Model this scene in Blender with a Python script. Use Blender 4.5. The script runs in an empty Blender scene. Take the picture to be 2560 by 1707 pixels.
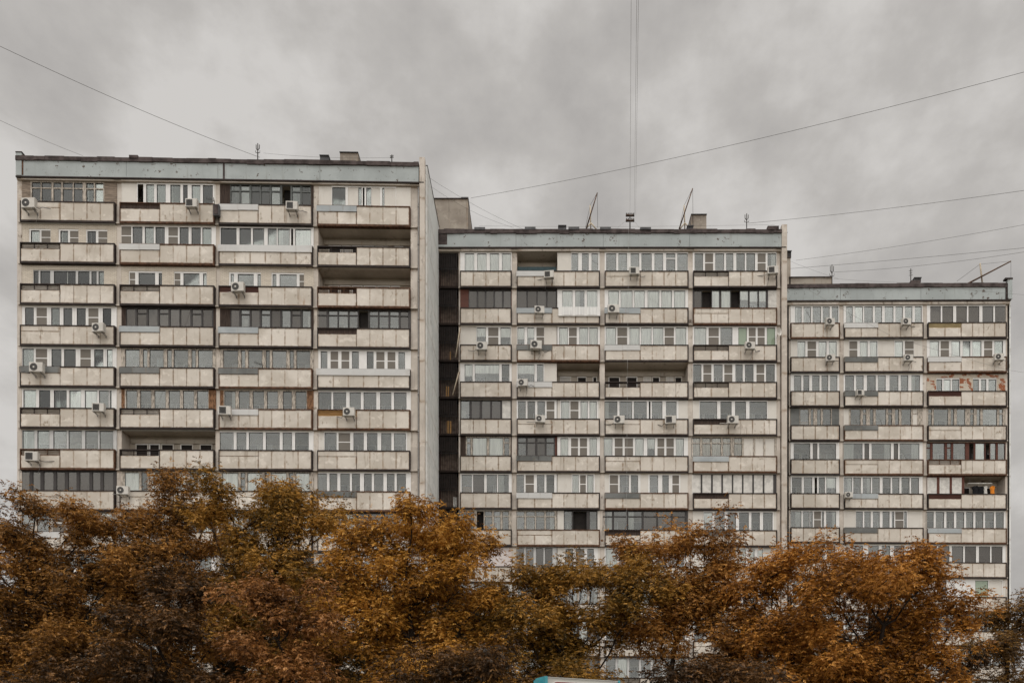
import bpy, math, random
import numpy as np
from mathutils import Vector, Matrix
R = math.radians
rng = random.Random(7)

# ------------------------------------------------------------------ camera
F_PX, PX, PY, EYE = 1900.0, 1362.0, 1933.0, 1.6      # focal length / foot of the view axis measured on the photo
sc = bpy.context.scene
cam_d = bpy.data.cameras.new('camera'); cam = bpy.data.objects.new('camera', cam_d)
sc.collection.objects.link(cam); sc.camera = cam
cam.location = (0, 0, EYE); cam.rotation_euler = (R(90), 0, 0)
cam_d.sensor_width = 36; cam_d.lens = F_PX / 2560 * 36
cam_d.shift_x = -(PX - 1280) / 2560; cam_d.shift_y = (PY - 853.5) / 2560
cam_d.clip_end = 6000; cam_d.clip_start = 0.1

# ------------------------------------------------------------------ world (overcast) and soft sun
SUN_EL, SUN_AZ = 66, 192
w = bpy.data.worlds.new('World'); sc.world = w; w.use_nodes = True
nt = w.node_tree; N = nt.nodes; L = nt.links; N.clear()
def wn(t, **k):
    n = N.new(t)
    for a, b in k.items(): setattr(n, a, b)
    return n
def wmath(op, a, b=None, clamp=False):
    n = wn('ShaderNodeMath', operation=op); n.use_clamp = clamp
    for i, x in enumerate((a, b)):
        if x is None: continue
        if isinstance(x, (int, float)): n.inputs[i].default_value = x
        else: L.new(x, n.inputs[i])
    return n.outputs[0]
tc = wn('ShaderNodeTexCoord'); sp = wn('ShaderNodeSeparateXYZ'); L.new(tc.outputs['Generated'], sp.inputs[0])
X_, Y_, Z_ = sp.outputs
den = wmath('ADD', wmath('MAXIMUM', Z_, 0.0), 0.30)
cv = wn('ShaderNodeCombineXYZ'); L.new(wmath('DIVIDE', X_, den), cv.inputs[0]); L.new(wmath('DIVIDE', Y_, den), cv.inputs[1])
n1 = wn('ShaderNodeTexNoise'); n1.inputs['Scale'].default_value = 7.5; n1.inputs['Detail'].default_value = 9; n1.inputs['Roughness'].default_value = .56
n1.inputs['Distortion'].default_value = 0; mp0 = wn('ShaderNodeMapping'); mp0.inputs['Scale'].default_value = (1, .8, 1.5); mp0.inputs['Location'].default_value = (1.9, .6, 2.3); L.new(tc.outputs['Generated'], mp0.inputs[0]); L.new(mp0.outputs[0], n1.inputs['Vector'])
mp = wn('ShaderNodeMapping'); mp.inputs['Location'].default_value = (3.3, 7.7, 1); mp.inputs['Rotation'].default_value = (0, 0, .5); L.new(tc.outputs['Generated'], mp.inputs[0])
n2 = wn('ShaderNodeTexNoise'); n2.inputs['Scale'].default_value = 3.0; n2.inputs['Detail'].default_value = 3; L.new(mp.outputs[0], n2.inputs['Vector'])
cl = wmath('ADD', wmath('MULTIPLY', n1.outputs['Fac'], .62), wmath('MULTIPLY', n2.outputs['Fac'], .38))
rp = wn('ShaderNodeValToRGB'); L.new(cl, rp.inputs[0])
e = rp.color_ramp.elements
e[0].position = .37; e[0].color = (.48, .457, .437, 1)
e[1].position = .60; e[1].color = (.76, .732, .70, 1)
m = e.new(.50); m.color = (.605, .578, .548, 1)
# brighter towards the zenith and towards the veiled sun behind the camera
SKY_GAIN_BACK, SKY_GAIN_TOP = .75, -.25
br = wmath('ADD', wmath('ADD', wmath('MULTIPLY', wmath('SUBTRACT', .55, Y_), SKY_GAIN_BACK), 1.0), wmath('MULTIPLY', Z_, SKY_GAIN_TOP))
br = wmath('MAXIMUM', br, .80)
vm = wn('ShaderNodeVectorMath', operation='SCALE'); L.new(rp.outputs[0], vm.inputs[0]); L.new(br, vm.inputs['Scale'])
sky = wn('ShaderNodeTexSky'); sky.sky_type = 'NISHITA'; sky.sun_disc = False
sky.sun_elevation = R(SUN_EL); sky.sun_rotation = R(SUN_AZ); sky.air_density = 1.5; sky.dust_density = 4
b1 = wn('ShaderNodeBackground'); b1.inputs[1].default_value = .05; L.new(sky.outputs[0], b1.inputs[0])
b2 = wn('ShaderNodeBackground'); b2.inputs[1].default_value = 1.0; L.new(vm.outputs[0], b2.inputs[0])
mx = wn('ShaderNodeMixShader'); mx.inputs[0].default_value = .93
L.new(b1.outputs[0], mx.inputs[1]); L.new(b2.outputs[0], mx.inputs[2])
wo = wn('ShaderNodeOutputWorld'); L.new(mx.outputs[0], wo.inputs[0])
sd = bpy.data.lights.new('sun', 'SUN'); sd.energy = 1.35; sd.angle = R(30); sd.color = (1, .965, .92)
so = bpy.data.objects.new('sun', sd); sc.collection.objects.link(so)
a = R(SUN_AZ); dv = Vector((math.sin(a)*math.cos(R(SUN_EL)), math.cos(a)*math.cos(R(SUN_EL)), math.sin(R(SUN_EL))))
so.rotation_euler = dv.to_track_quat('Z', 'Y').to_euler()
so.location = (0, -20, 60)
vs = sc.view_settings; vs.view_transform = 'Standard'; vs.look = 'None'; vs.gamma = 1; vs.exposure = 0.11
try: vs.use_curve_mapping = False
except Exception: pass
sc.cycles.transparent_max_bounces = 16

# ------------------------------------------------------------------ materials
class NT:
    def __init__(s, name):
        s.m = bpy.data.materials.new(name); s.m.use_nodes = True; s.t = s.m.node_tree; s.t.nodes.clear()
        s.out = s.n('ShaderNodeOutputMaterial'); s.pos = None
    def n(s, t, **k):
        x = s.t.nodes.new(t)
        for a, b in k.items(): setattr(x, a, b)
        return x
    def l(s, a, b): s.t.links.new(a, b)
    def set(s, sock, v):
        if isinstance(v, bpy.types.NodeSocket): s.l(v, sock)
        elif isinstance(v, tuple) and len(v) == 3 and sock.type == 'RGBA': sock.default_value = (*v, 1)
        else: sock.default_value = v
    def math(s, op, a, b=0.0, c=None, clamp=False):
        x = s.n('ShaderNodeMath', operation=op); x.use_clamp = clamp; s.set(x.inputs[0], a); s.set(x.inputs[1], b)
        if c is not None: s.set(x.inputs[2], c)
        return x.outputs[0]
    def noise(s, scale, detail=4, vec=(1, 1, 1), rough=.55, dist=0, off=0):
        if s.pos is None: s.pos = s.n('ShaderNodeNewGeometry').outputs['Position']
        mpn = s.n('ShaderNodeMapping'); mpn.inputs['Scale'].default_value = vec; mpn.inputs['Location'].default_value = (off, off*.7, off*1.3); s.l(s.pos, mpn.inputs[0])
        x = s.n('ShaderNodeTexNoise'); x.inputs['Scale'].default_value = scale; x.inputs['Detail'].default_value = detail
        x.inputs['Roughness'].default_value = rough; x.inputs['Distortion'].default_value = dist
        s.l(mpn.outputs[0], x.inputs['Vector']); return x.outputs['Fac']
    def ss(s, v, lo, hi):
        x = s.n('ShaderNodeMapRange'); x.interpolation_type = 'SMOOTHSTEP'; s.set(x.inputs[0], v)
        x.inputs[1].default_value = lo; x.inputs[2].default_value = hi; return x.outputs[0]
    def mix(s, f, a, b):
        x = s.n('ShaderNodeMix', data_type='RGBA'); s.set(x.inputs[0], f); s.set(x.inputs[6], a); s.set(x.inputs[7], b); return x.outputs[2]
    def attr(s, name):
        return s.n('ShaderNodeAttribute', attribute_name=name).outputs['Fac']
    def bsdf(s, col, rough=.8, spec=.3, metal=0, bump=None, bs=.3, bd=.01):
        b = s.n('ShaderNodeBsdfPrincipled'); s.set(b.inputs['Base Color'], col); s.set(b.inputs['Roughness'], rough)
        b.inputs['Specular IOR Level'].default_value = spec; b.inputs['Metallic'].default_value = metal
        if bump is not None:
            bn = s.n('ShaderNodeBump'); bn.inputs['Strength'].default_value = bs; bn.inputs['Distance'].default_value = bd
            s.l(bump, bn.inputs['Height']); s.l(bn.outputs[0], b.inputs['Normal'])
        s.l(b.outputs[0], s.out.inputs[0]); return b
MAT = {}
def concrete(name, base, dark, stain, amt=.5, edge=.8, streak=1.0, rough=.85):
    t = NT(name); rnd = t.attr('rnd')
    off = t.math('MULTIPLY', rnd, 1.0)
    c = t.mix(t.ss(t.noise(.55, 5, (1, 1, 1.4)), .38, .66), base, dark)
    c = t.mix(t.math('MULTIPLY', off, .62), c, dark)
    st = t.ss(t.noise(1.0, 5, (3.2, 3.2, .42), rough=.6, dist=.4), .56, .76)
    blot = t.ss(t.noise(2.6, 6, (1, 1, .7), rough=.65, off=5), .56, .74)
    gate = t.ss(t.noise(.30, 3, off=9), .44, .60)
    f = t.math('MULTIPLY', t.math('MAXIMUM', t.math('MULTIPLY', st, streak), blot), t.math('MULTIPLY', t.math('ADD', gate, .38), amt), clamp=True)
    c = t.mix(f, c, stain)
    rust = t.math('MULTIPLY', t.ss(t.noise(1.0, 4, (5, 5, .35), rough=.6, off=21), .62, .74), t.ss(t.noise(.35, 3, off=31), .48, .60))
    c = t.mix(t.math('MULTIPLY', rust, min(1, amt*.75)), c, (.34, .185, .09))
    pale = t.math('MULTIPLY', t.ss(t.noise(1.4, 5, (1, 1, 1.3), rough=.6, off=41), .55, .66), .5*min(1, amt)); c = t.mix(pale, c, tuple(min(.85, x*1.22) for x in base))
    # weathered rim of every panel
    uv = t.n('ShaderNodeUVMap'); s2 = t.n('ShaderNodeSeparateXYZ'); t.l(uv.outputs[0], s2.inputs[0])
    eu = t.math('ABSOLUTE', t.math('SUBTRACT', s2.outputs[0], .5)); ev = t.math('ABSOLUTE', t.math('SUBTRACT', s2.outputs[1], .5))
    ed = t.math('MAXIMUM', t.ss(eu, .42, .505), t.ss(ev, .42, .505))
    ef = t.math('MULTIPLY', t.math('MULTIPLY', ed, t.ss(t.noise(3.5, 4, off=3), .34, .62)), edge, clamp=True)
    c = t.mix(ef, c, (.30, .20, .12))
    t.bsdf(c, rough, .25, bump=t.noise(28, 4), bs=.25, bd=.01); MAT[name] = t.m
concrete('panel', (.70, .65, .585), (.52, .47, .405), (.27, .21, .15), .85, .85, .7)
concrete('panel_pale', (.68, .63, .55), (.56, .51, .44), (.30, .25, .20), .35, .55)
concrete('pilaster', (.63, .575, .515), (.49, .44, .385), (.17, .13, .10), .75, .6)
concrete('teal', (.34, .385, .365), (.29, .325, .31), (.12, .11, .10), .38, .55, .5)
concrete('side_wall', (.82, .83, .81), (.68, .70, .69), (.38, .38, .36), .9, .3, 1.8)
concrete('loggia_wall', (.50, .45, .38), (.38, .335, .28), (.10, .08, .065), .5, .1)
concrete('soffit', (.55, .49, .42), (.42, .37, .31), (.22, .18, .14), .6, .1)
concrete('tower', (.37, .33, .28), (.25, .215, .18), (.12, .095, .08), 1.0, .4, 1.2)
concrete('grey_sheet', (.20, .205, .20), (.12, .125, .12), (.07, .07, .07), .7, .3)
concrete('metal_sheet', (.42, .45, .46), (.34, .37, .385), (.2, .2, .2), .5, .2)
concrete('white_sheet', (.62, .62, .61), (.56, .56, .55), (.40, .38, .35), .3, .2)
concrete('white_board', (.70, .67, .62), (.64, .61, .56), (.44, .39, .33), .35, .25)
concrete('pink_board', (.72, .66, .64), (.66, .60, .58), (.44, .39, .36), .3, .25)
def teal_chips():
    # peeling paint: small dark chips
    t = NT('teal'); rnd = t.attr('rnd')
    c = t.mix(t.ss(t.noise(.5, 5), .36, .66), (.42, .455, .455), (.34, .37, .37))
    c = t.mix(t.math('MULTIPLY', rnd, .35), c, (.35, .385, .38))
    st = t.math('MULTIPLY', t.ss(t.noise(1.2, 5, (3, 3, .25)), .58, .72), .4)
    c = t.mix(st, c, (.20, .19, .165))
    chip = t.math('MULTIPLY', t.ss(t.noise(2.7, 7, rough=.72, off=2), .585, .62), t.ss(t.noise(.5, 2, off=11), .40, .52))
    c = t.mix(chip, c, (.10, .075, .06))
    t.bsdf(c, .8, .25); MAT['teal'] = t.m
teal_chips()
def brick(name, base, mortar, exposed=None):
    t = NT(name)
    g = t.n('ShaderNodeNewGeometry').outputs['Position']; s2 = t.n('ShaderNodeSeparateXYZ'); t.l(g, s2.inputs[0]); t.pos = g
    cb = t.n('ShaderNodeCombineXYZ'); t.l(t.math('ADD', s2.outputs[0], s2.outputs[1]), cb.inputs[0]); t.l(s2.outputs[2], cb.inputs[1])
    b = t.n('ShaderNodeTexBrick'); t.l(cb.outputs[0], b.inputs['Vector'])
    b.inputs['Color1'].default_value = (*base, 1); b.inputs['Color2'].default_value = (*[x*.86 for x in base], 1); b.inputs['Mortar'].default_value = (*mortar, 1)
    b.inputs['Scale'].default_value = 1; b.inputs['Brick Width'].default_value = .26; b.inputs['Row Height'].default_value = .085; b.inputs['Mortar Size'].default_value = .012
    c = t.mix(t.math('MULTIPLY', t.ss(t.noise(2.2, 5), .5, .72), .35), b.outputs[0], (.38, .31, .23))
    if exposed: c = t.mix(t.ss(t.noise(1.5, 5, (1, 1, 1.5), rough=.65, off=exposed), .53, .56), c, (.30, .11, .055))
    t.bsdf(c, .85, .2, bump=b.outputs['Fac'], bs=-.6, bd=.012); MAT[name] = t.m
brick('white_brick', (.66, .60, .51), (.44, .38, .31)); brick('peeling_brick', (.62, .56, .47), (.42, .36, .29), 4.0)
def simple(name, col, rough=.6, spec=.4, metal=0, var=.25, sc_=3, vec=(1, 1, 1)):
    t = NT(name); c2 = tuple(x*(1-var) for x in col)
    c = t.mix(t.ss(t.noise(sc_, 5, vec), .35, .68), col, c2); t.bsdf(c, rough, spec, metal); MAT[name] = t.m
simple('rim', (.032, .020, .016), .7, .3, var=.5); simple('rim_rust', (.12, .06, .035), .8, .2, var=.6, sc_=6)
simple('pvc', (.78, .77, .75), .35, .5, var=.07); simple('old_wood', (.56, .50, .43), .85, .2, var=.62, sc_=5, vec=(3, 3, .7))
simple('dark_frame', (.040, .034, .032), .5, .4); simple('green_frame', (.09, .10, .095), .5, .4); simple('red_wood', (.12, .042, .028), .7, .3, var=.4, vec=(.4, .4, 6))
simple('alu', (.52, .52, .51), .4, .5, var=.1); simple('dark_wood', (.065, .045, .036), .85, .2, var=.55, vec=(7, 7, .6))
simple('tan_plank', (.30, .24, .19), .9, .15, var=.5, sc_=4, vec=(.5, .5, 5)); simple('rust_wood', (.27, .145, .08), .9, .15, var=.65, sc_=4, vec=(2, 2, 1))
simple('orange_wood', (.50, .28, .10), .7, .2, var=.35, vec=(.5, .5, 6)); simple('yellow_wood', (.60, .47, .25), .7, .2, var=.3, vec=(.5, .5, 6))
simple('felt', (.105, .085, .082), .95, .1, var=.55, sc_=2); simple('grey_cap', (.11, .11, .115), .8, .3, var=.4)
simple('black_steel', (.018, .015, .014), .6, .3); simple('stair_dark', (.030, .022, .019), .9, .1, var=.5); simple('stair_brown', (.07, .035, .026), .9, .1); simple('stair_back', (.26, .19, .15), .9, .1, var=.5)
simple('ac_white', (.60, .575, .53), .45, .4, var=.12); simple('ac_dark', (.035, .033, .03), .6, .3); simple('ac_grille', (.15, .145, .14), .5, .4)
simple('galv', (.28, .27, .26), .5, .5, .3); simple('wire', (.09, .085, .08), .7, .2); simple('wire_light', (.26, .25, .24), .7, .2); simple('rusty_pole', (.16, .10, .07), .85, .2, var=.5, sc_=8)
simple('cream_pole', (.55, .47, .36), .8, .2); simple('interior_dark', (.03, .026, .024), .8, .1); simple('black_cloth', (.02, .02, .022), .9, .1)
simple('orange_cloth', (.80, .28, .04), .9, .1, var=.2); simple('white_cloth', (.7, .68, .64), .9, .1); simple('tan_box', (.42, .25, .13), .8, .2)
simple('turquoise', (.06, .33, .38), .45, .4, var=.3); simple('sign_cream', (.50, .49, .45), .5, .4, var=.12, sc_=1.5)
simple('sign_red', (.26, .07, .06), .5, .4); simple('sign_pink', (.42, .33, .33), .4, .5, var=.15, sc_=1); simple('sign_white', (.66, .64, .60), .5, .4)
simple('teal_paint', (.05, .085, .095), .7, .3); simple('asphalt', (.10, .10, .10), .9, .2, sc_=.6); simple('soil', (.20, .175, .13), .95, .1, sc_=.8, var=.4)
simple('kerb', (.34, .33, .31), .9, .1); simple('bark', (.030, .022, .017), .95, .1, var=.5, sc_=6, vec=(1, 1, .3)); simple('road_paint', (.7, .7, .68), .7, .2)
simple('laundry', (.55, .52, .48), .9, .1, var=.4, sc_=1.4)
def glass(name, tint, refl, rough=.02, milk=0, milk_col=(.5, .5, .5)):
    t = NT(name); tr = t.n('ShaderNodeBsdfTransparent'); tr.inputs[0].default_value = (*tint, 1)
    gl = t.n('ShaderNodeBsdfGlossy'); gl.inputs['Roughness'].default_value = rough; gl.inputs[0].default_value = (.97, 1, .99, 1)
    lw = t.n('ShaderNodeFresnel'); lw.inputs[0].default_value = 1.6
    f = t.math('ADD', t.math('MULTIPLY', lw.outputs[0], 1.3), refl, clamp=True)
    f = t.math('MULTIPLY', f, t.math('ADD', .75, t.math('MULTIPLY', t.attr('rnd'), .55)), clamp=True)
    m1 = t.n('ShaderNodeMixShader'); t.l(f, m1.inputs[0]); t.l(tr.outputs[0], m1.inputs[1]); t.l(gl.outputs[0], m1.inputs[2])
    last = m1
    if milk:
        df = t.n('ShaderNodeBsdfDiffuse'); df.inputs[0].default_value = (*milk_col, 1); m2 = t.n('ShaderNodeMixShader'); m2.inputs[0].default_value = milk
        t.l(m1.outputs[0], m2.inputs[1]); t.l(df.outputs[0], m2.inputs[2]); last = m2
    bn = t.n('ShaderNodeBump'); bn.inputs['Strength'].default_value = .05; bn.inputs['Distance'].default_value = .03; t.l(t.noise(.8, 1), bn.inputs['Height']); t.l(bn.outputs[0], gl.inputs['Normal'])
    t.l(last.outputs[0], t.out.inputs[0]); MAT[name] = t.m
glass('glass_clear', (.97, .98, .97), .0); glass('glass', (.82, .83, .82), .012, milk=.025, milk_col=(.4, .4, .38)); glass('glass_tint', (.42, .39, .36), .01, milk=.16, milk_col=(.28, .24, .21)); glass('glass_green', (.7, .8, .68), .02, milk=.45, milk_col=(.5, .60, .46))
glass('glass_dark', (.18, .17, .16), .045)
def screen_mat():
    t = NT('screen'); tr = t.n('ShaderNodeBsdfTransparent'); df = t.n('ShaderNodeBsdfDiffuse'); df.inputs[0].default_value = (.27, .245, .215, 1)
    m1 = t.n('ShaderNodeMixShader'); m1.inputs[0].default_value = .62; t.l(tr.outputs[0], m1.inputs[1]); t.l(df.outputs[0], m1.inputs[2]); t.l(m1.outputs[0], t.out.inputs[0]); MAT['screen'] = t.m
screen_mat()
def curtain(name, col, col2, k=9):
    t = NT(name); wv = t.noise(k, 2, (1, 1, .06)); c = t.mix(t.ss(wv, .35, .65), col, col2); t.bsdf(c, .9, .1, bump=wv, bs=.5, bd=.04); MAT[name] = t.m
curtain('curtain', (.82, .82, .80), (.68, .68, .67)); curtain('curtain_tan', (.52, .46, .38), (.20, .16, .12), 16); curtain('frost', (.62, .60, .57), (.52, .50, .47), 4)

# ------------------------------------------------------------------ mesh helper
SID = 3
class MB:
    def __init__(s): s.v = []; s.f = []; s.uv = []; s.mi = []; s.rn = []; s.mats = []; s.smooth = []
    def mat(s, m):
        if m not in s.mats: s.mats.append(m)
        return s.mats.index(m)
    def hexa(s, P, m, rnd=None, faces=None):
        # P: 8 points, order (x0y0z0, x1y0z0, x1y0z1, x0y0z1) front then the same at the back
        b = len(s.v); s.v += [tuple(p) for p in P]; k = s.mat(m); r = rng.random() if rnd is None else rnd
        for f in ((0, 1, 2, 3), (5, 4, 7, 6), (4, 0, 3, 7), (1, 5, 6, 2), (3, 2, 6, 7), (4, 5, 1, 0)):
            s.f.append(tuple(b+i for i in f)); s.uv += [(0, 0), (1, 0), (1, 1), (0, 1)]; s.mi.append(k); s.rn.append(r); s.smooth.append(False)
    def box(s, x0, x1, y0, y1, z0, z1, m, rnd=None):
        s.hexa([(x0, y0, z0), (x1, y0, z0), (x1, y0, z1), (x0, y0, z1), (x0, y1, z0), (x1, y1, z0), (x1, y1, z1), (x0, y1, z1)], m, rnd)
    def poly(s, pts, m, rnd=0.5):
        b = len(s.v); s.v += [tuple(p) for p in pts]; s.f.append(tuple(range(b, b+len(pts)))); s.uv += [(.5, .5)]*len(pts); s.mi.append(s.mat(m)); s.rn.append(rnd); s.smooth.append(False)
    def tube(s, pts, rad, m, n=6, caps=True):
        pts = [Vector(p) for p in pts]; rad = rad if isinstance(rad, (list, tuple)) else [rad]*len(pts); k = s.mat(m); b = len(s.v); up = Vector((0, 0, 1))
        for i, p in enumerate(pts):
            t = (pts[min(i+1, len(pts)-1)] - pts[max(i-1, 0)]).normalized()
            a = t.cross(up if abs(t.z) < .9 else Vector((1, 0, 0))).normalized(); c = t.cross(a)
            for j in range(n):
                q = 2*math.pi*j/n; s.v.append(tuple(p + (a*math.cos(q) + c*math.sin(q))*rad[i]))
        for i in range(len(pts)-1):
            for j in range(n):
                s.f.append((b+i*n+j, b+i*n+(j+1) % n, b+(i+1)*n+(j+1) % n, b+(i+1)*n+j)); s.uv += [(.5, .5)]*4; s.mi.append(k); s.rn.append(.5); s.smooth.append(True)
        if caps:
            for q in (range(b+n-1, b-1, -1), range(b+(len(pts)-1)*n, b+len(pts)*n)):
                s.f.append(tuple(q)); s.uv += [(.5, .5)]*n; s.mi.append(k); s.rn.append(.5); s.smooth.append(False)
    def disc(s, c, r0, r1, y, m, n=20, thick=.012):
        # ring facing -Y
        k = s.mat(m); b = len(s.v)
        for yy in (y, y+thick):
            for rr in (r0, r1):
                for j in range(n):
                    q = 2*math.pi*j/n; s.v.append((c[0]+rr*math.cos(q), yy, c[1]+rr*math.sin(q)))
        for j in range(n):
            i = (j+1) % n
            for f in ((b+j, b+n+j, b+n+i, b+i), (b+n+j, b+3*n+j, b+3*n+i, b+n+i)):
                s.f.append(f); s.uv += [(.5, .5)]*4; s.mi.append(k); s.rn.append(.5); s.smooth.append(False)
    def build(s, name, parent=None, loc=None, mesh_only=False):
        me = bpy.data.meshes.new(name)
        org = parent_world(parent) if (parent is not None and loc is None) else (loc or (0, 0, 0))
        V = np.array(s.v, dtype=np.float32) - np.array(org, dtype=np.float32)
        me.from_pydata(V.tolist(), [], s.f)
        uvl = me.uv_layers.new(name='UVMap'); uvl.data.foreach_set('uv', np.array(s.uv, dtype=np.float32).ravel())
        at = me.attributes.new('rnd', 'FLOAT', 'FACE'); at.data.foreach_set('value', np.array(s.rn, dtype=np.float32))
        for m in s.mats: me.materials.append(MAT[m])
        me.polygons.foreach_set('material_index', s.mi); me.polygons.foreach_set('use_smooth', s.smooth); me.update()
        if mesh_only: return me
        o = bpy.data.objects.new(name, me); sc.collection.objects.link(o)
        if parent is not None: o.parent = parent
        else: o.location = loc or (0, 0, 0)
        return o
WORLD = {}
def parent_world(p):
    if p is None: return (0, 0, 0)
    v = Vector((0, 0, 0))
    while p is not None: v += p.location; p = p.parent
    return tuple(v)
def thing(name, label, cat, loc, group=None):
    o = bpy.data.objects.new(name, None); sc.collection.objects.link(o); o.location = loc; o.empty_display_size = .2
    tag(o, label, cat, group); return o
def tag(o, label, cat, group=None):
    o['label'] = label; o['category'] = cat
    if group: o['group'] = group
    return o
def at(px, py, Y):   # a measured direction on the photo -> the place it stands, at distance Y
    return Vector(((px-PX)*Y/F_PX, Y, EYE+(PY-py)*Y/F_PX))

# ------------------------------------------------------------------ ground
def sheet(name, x0, x1, y0, y1, z, m):
    mb = MB(); mb.poly([(x0, y0, z), (x1, y0, z), (x1, y1, z), (x0, y1, z)], m); o = mb.build(name); o['kind'] = 'structure'; return o
sheet('ground', -2500, 2500, -2500, 2500, 0, 'soil')
sheet('road', -400, 400, 5.5, 14.8, .012, 'asphalt'); sheet('road_marking', -400, 400, 10.0, 10.14, .020, 'road_paint')
sheet('yard_path', -60, 80, 36, 41, .012, 'asphalt')
mb = MB(); mb.box(-400, 400, 14.8, 15.0, 0, .13, 'kerb'); mb.box(-400, 400, 5.3, 5.5, 0, .13, 'kerb'); o = mb.build('kerb'); o['kind'] = 'structure'
sheet('pavement', -400, 400, 15.0, 17.5, .03, 'kerb')

# ------------------------------------------------------------------ the three stepped sections of the block
class Sec:
    def __init__(s, D, T0, pitch, H, nrow, uref, s0, s1, label):
        s.D, s.T0, s.p, s.H, s.n, s.uref, s.s0, s.s1 = D, T0, pitch, H, nrow, uref, s0, s1
        s.k = D/F_PX; s.cells = {}
        s.top = lambda r: T0 + pitch*r
    def W(s, u, v, d):
        sl = s.s0 + (v-s.T0)/(7*s.p)*(s.s1-s.s0)
        sl = sl if v < s.T0+9*s.p else s.s0 + 9/7*(s.s1-s.s0)
        y = v + (u-s.uref)*sl
        return ((u-PX)*s.k, s.D+d, EYE+(PY-y)*s.k)
    def uc(s, x, d): return PX+(x-PX)*(s.D+d)/s.D
    def box(s, mb, u0, u1, v0, v1, d0, d1, m, rnd=None):
        mb.hexa([s.W(u0, v1, d0), s.W(u1, v1, d0), s.W(u1, v0, d0), s.W(u0, v0, d0), s.W(u0, v1, d1), s.W(u1, v1, d1), s.W(u1, v0, d1), s.W(u0, v0, d1)], m, rnd)
ZM = {'A': (0, 4.2), 'B': (520, 3.672), 'C': (1080, 4.2), 'D': (1500, 4.2), 'F': (1950, 3.852)}
FR = {'P': 'pvc', 'W': 'old_wood', 'D': 'dark_frame', 'A': 'alu', 'G': 'green_frame', 'R': 'red_wood'}
WL = {'n': None, 'w': 'white_board', 'b': 'white_brick', 'x': 'grey_sheet', 'p': 'tan_plank', 'r': 'dark_wood', 'o': 'rust_wood', 'R': 'red_wood', 'B': 'peeling_brick', 'k': 'pink_board'}
DG = .16    # glazing stands this far behind the parapet face
DB = 1.30   # loggia depth

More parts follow.
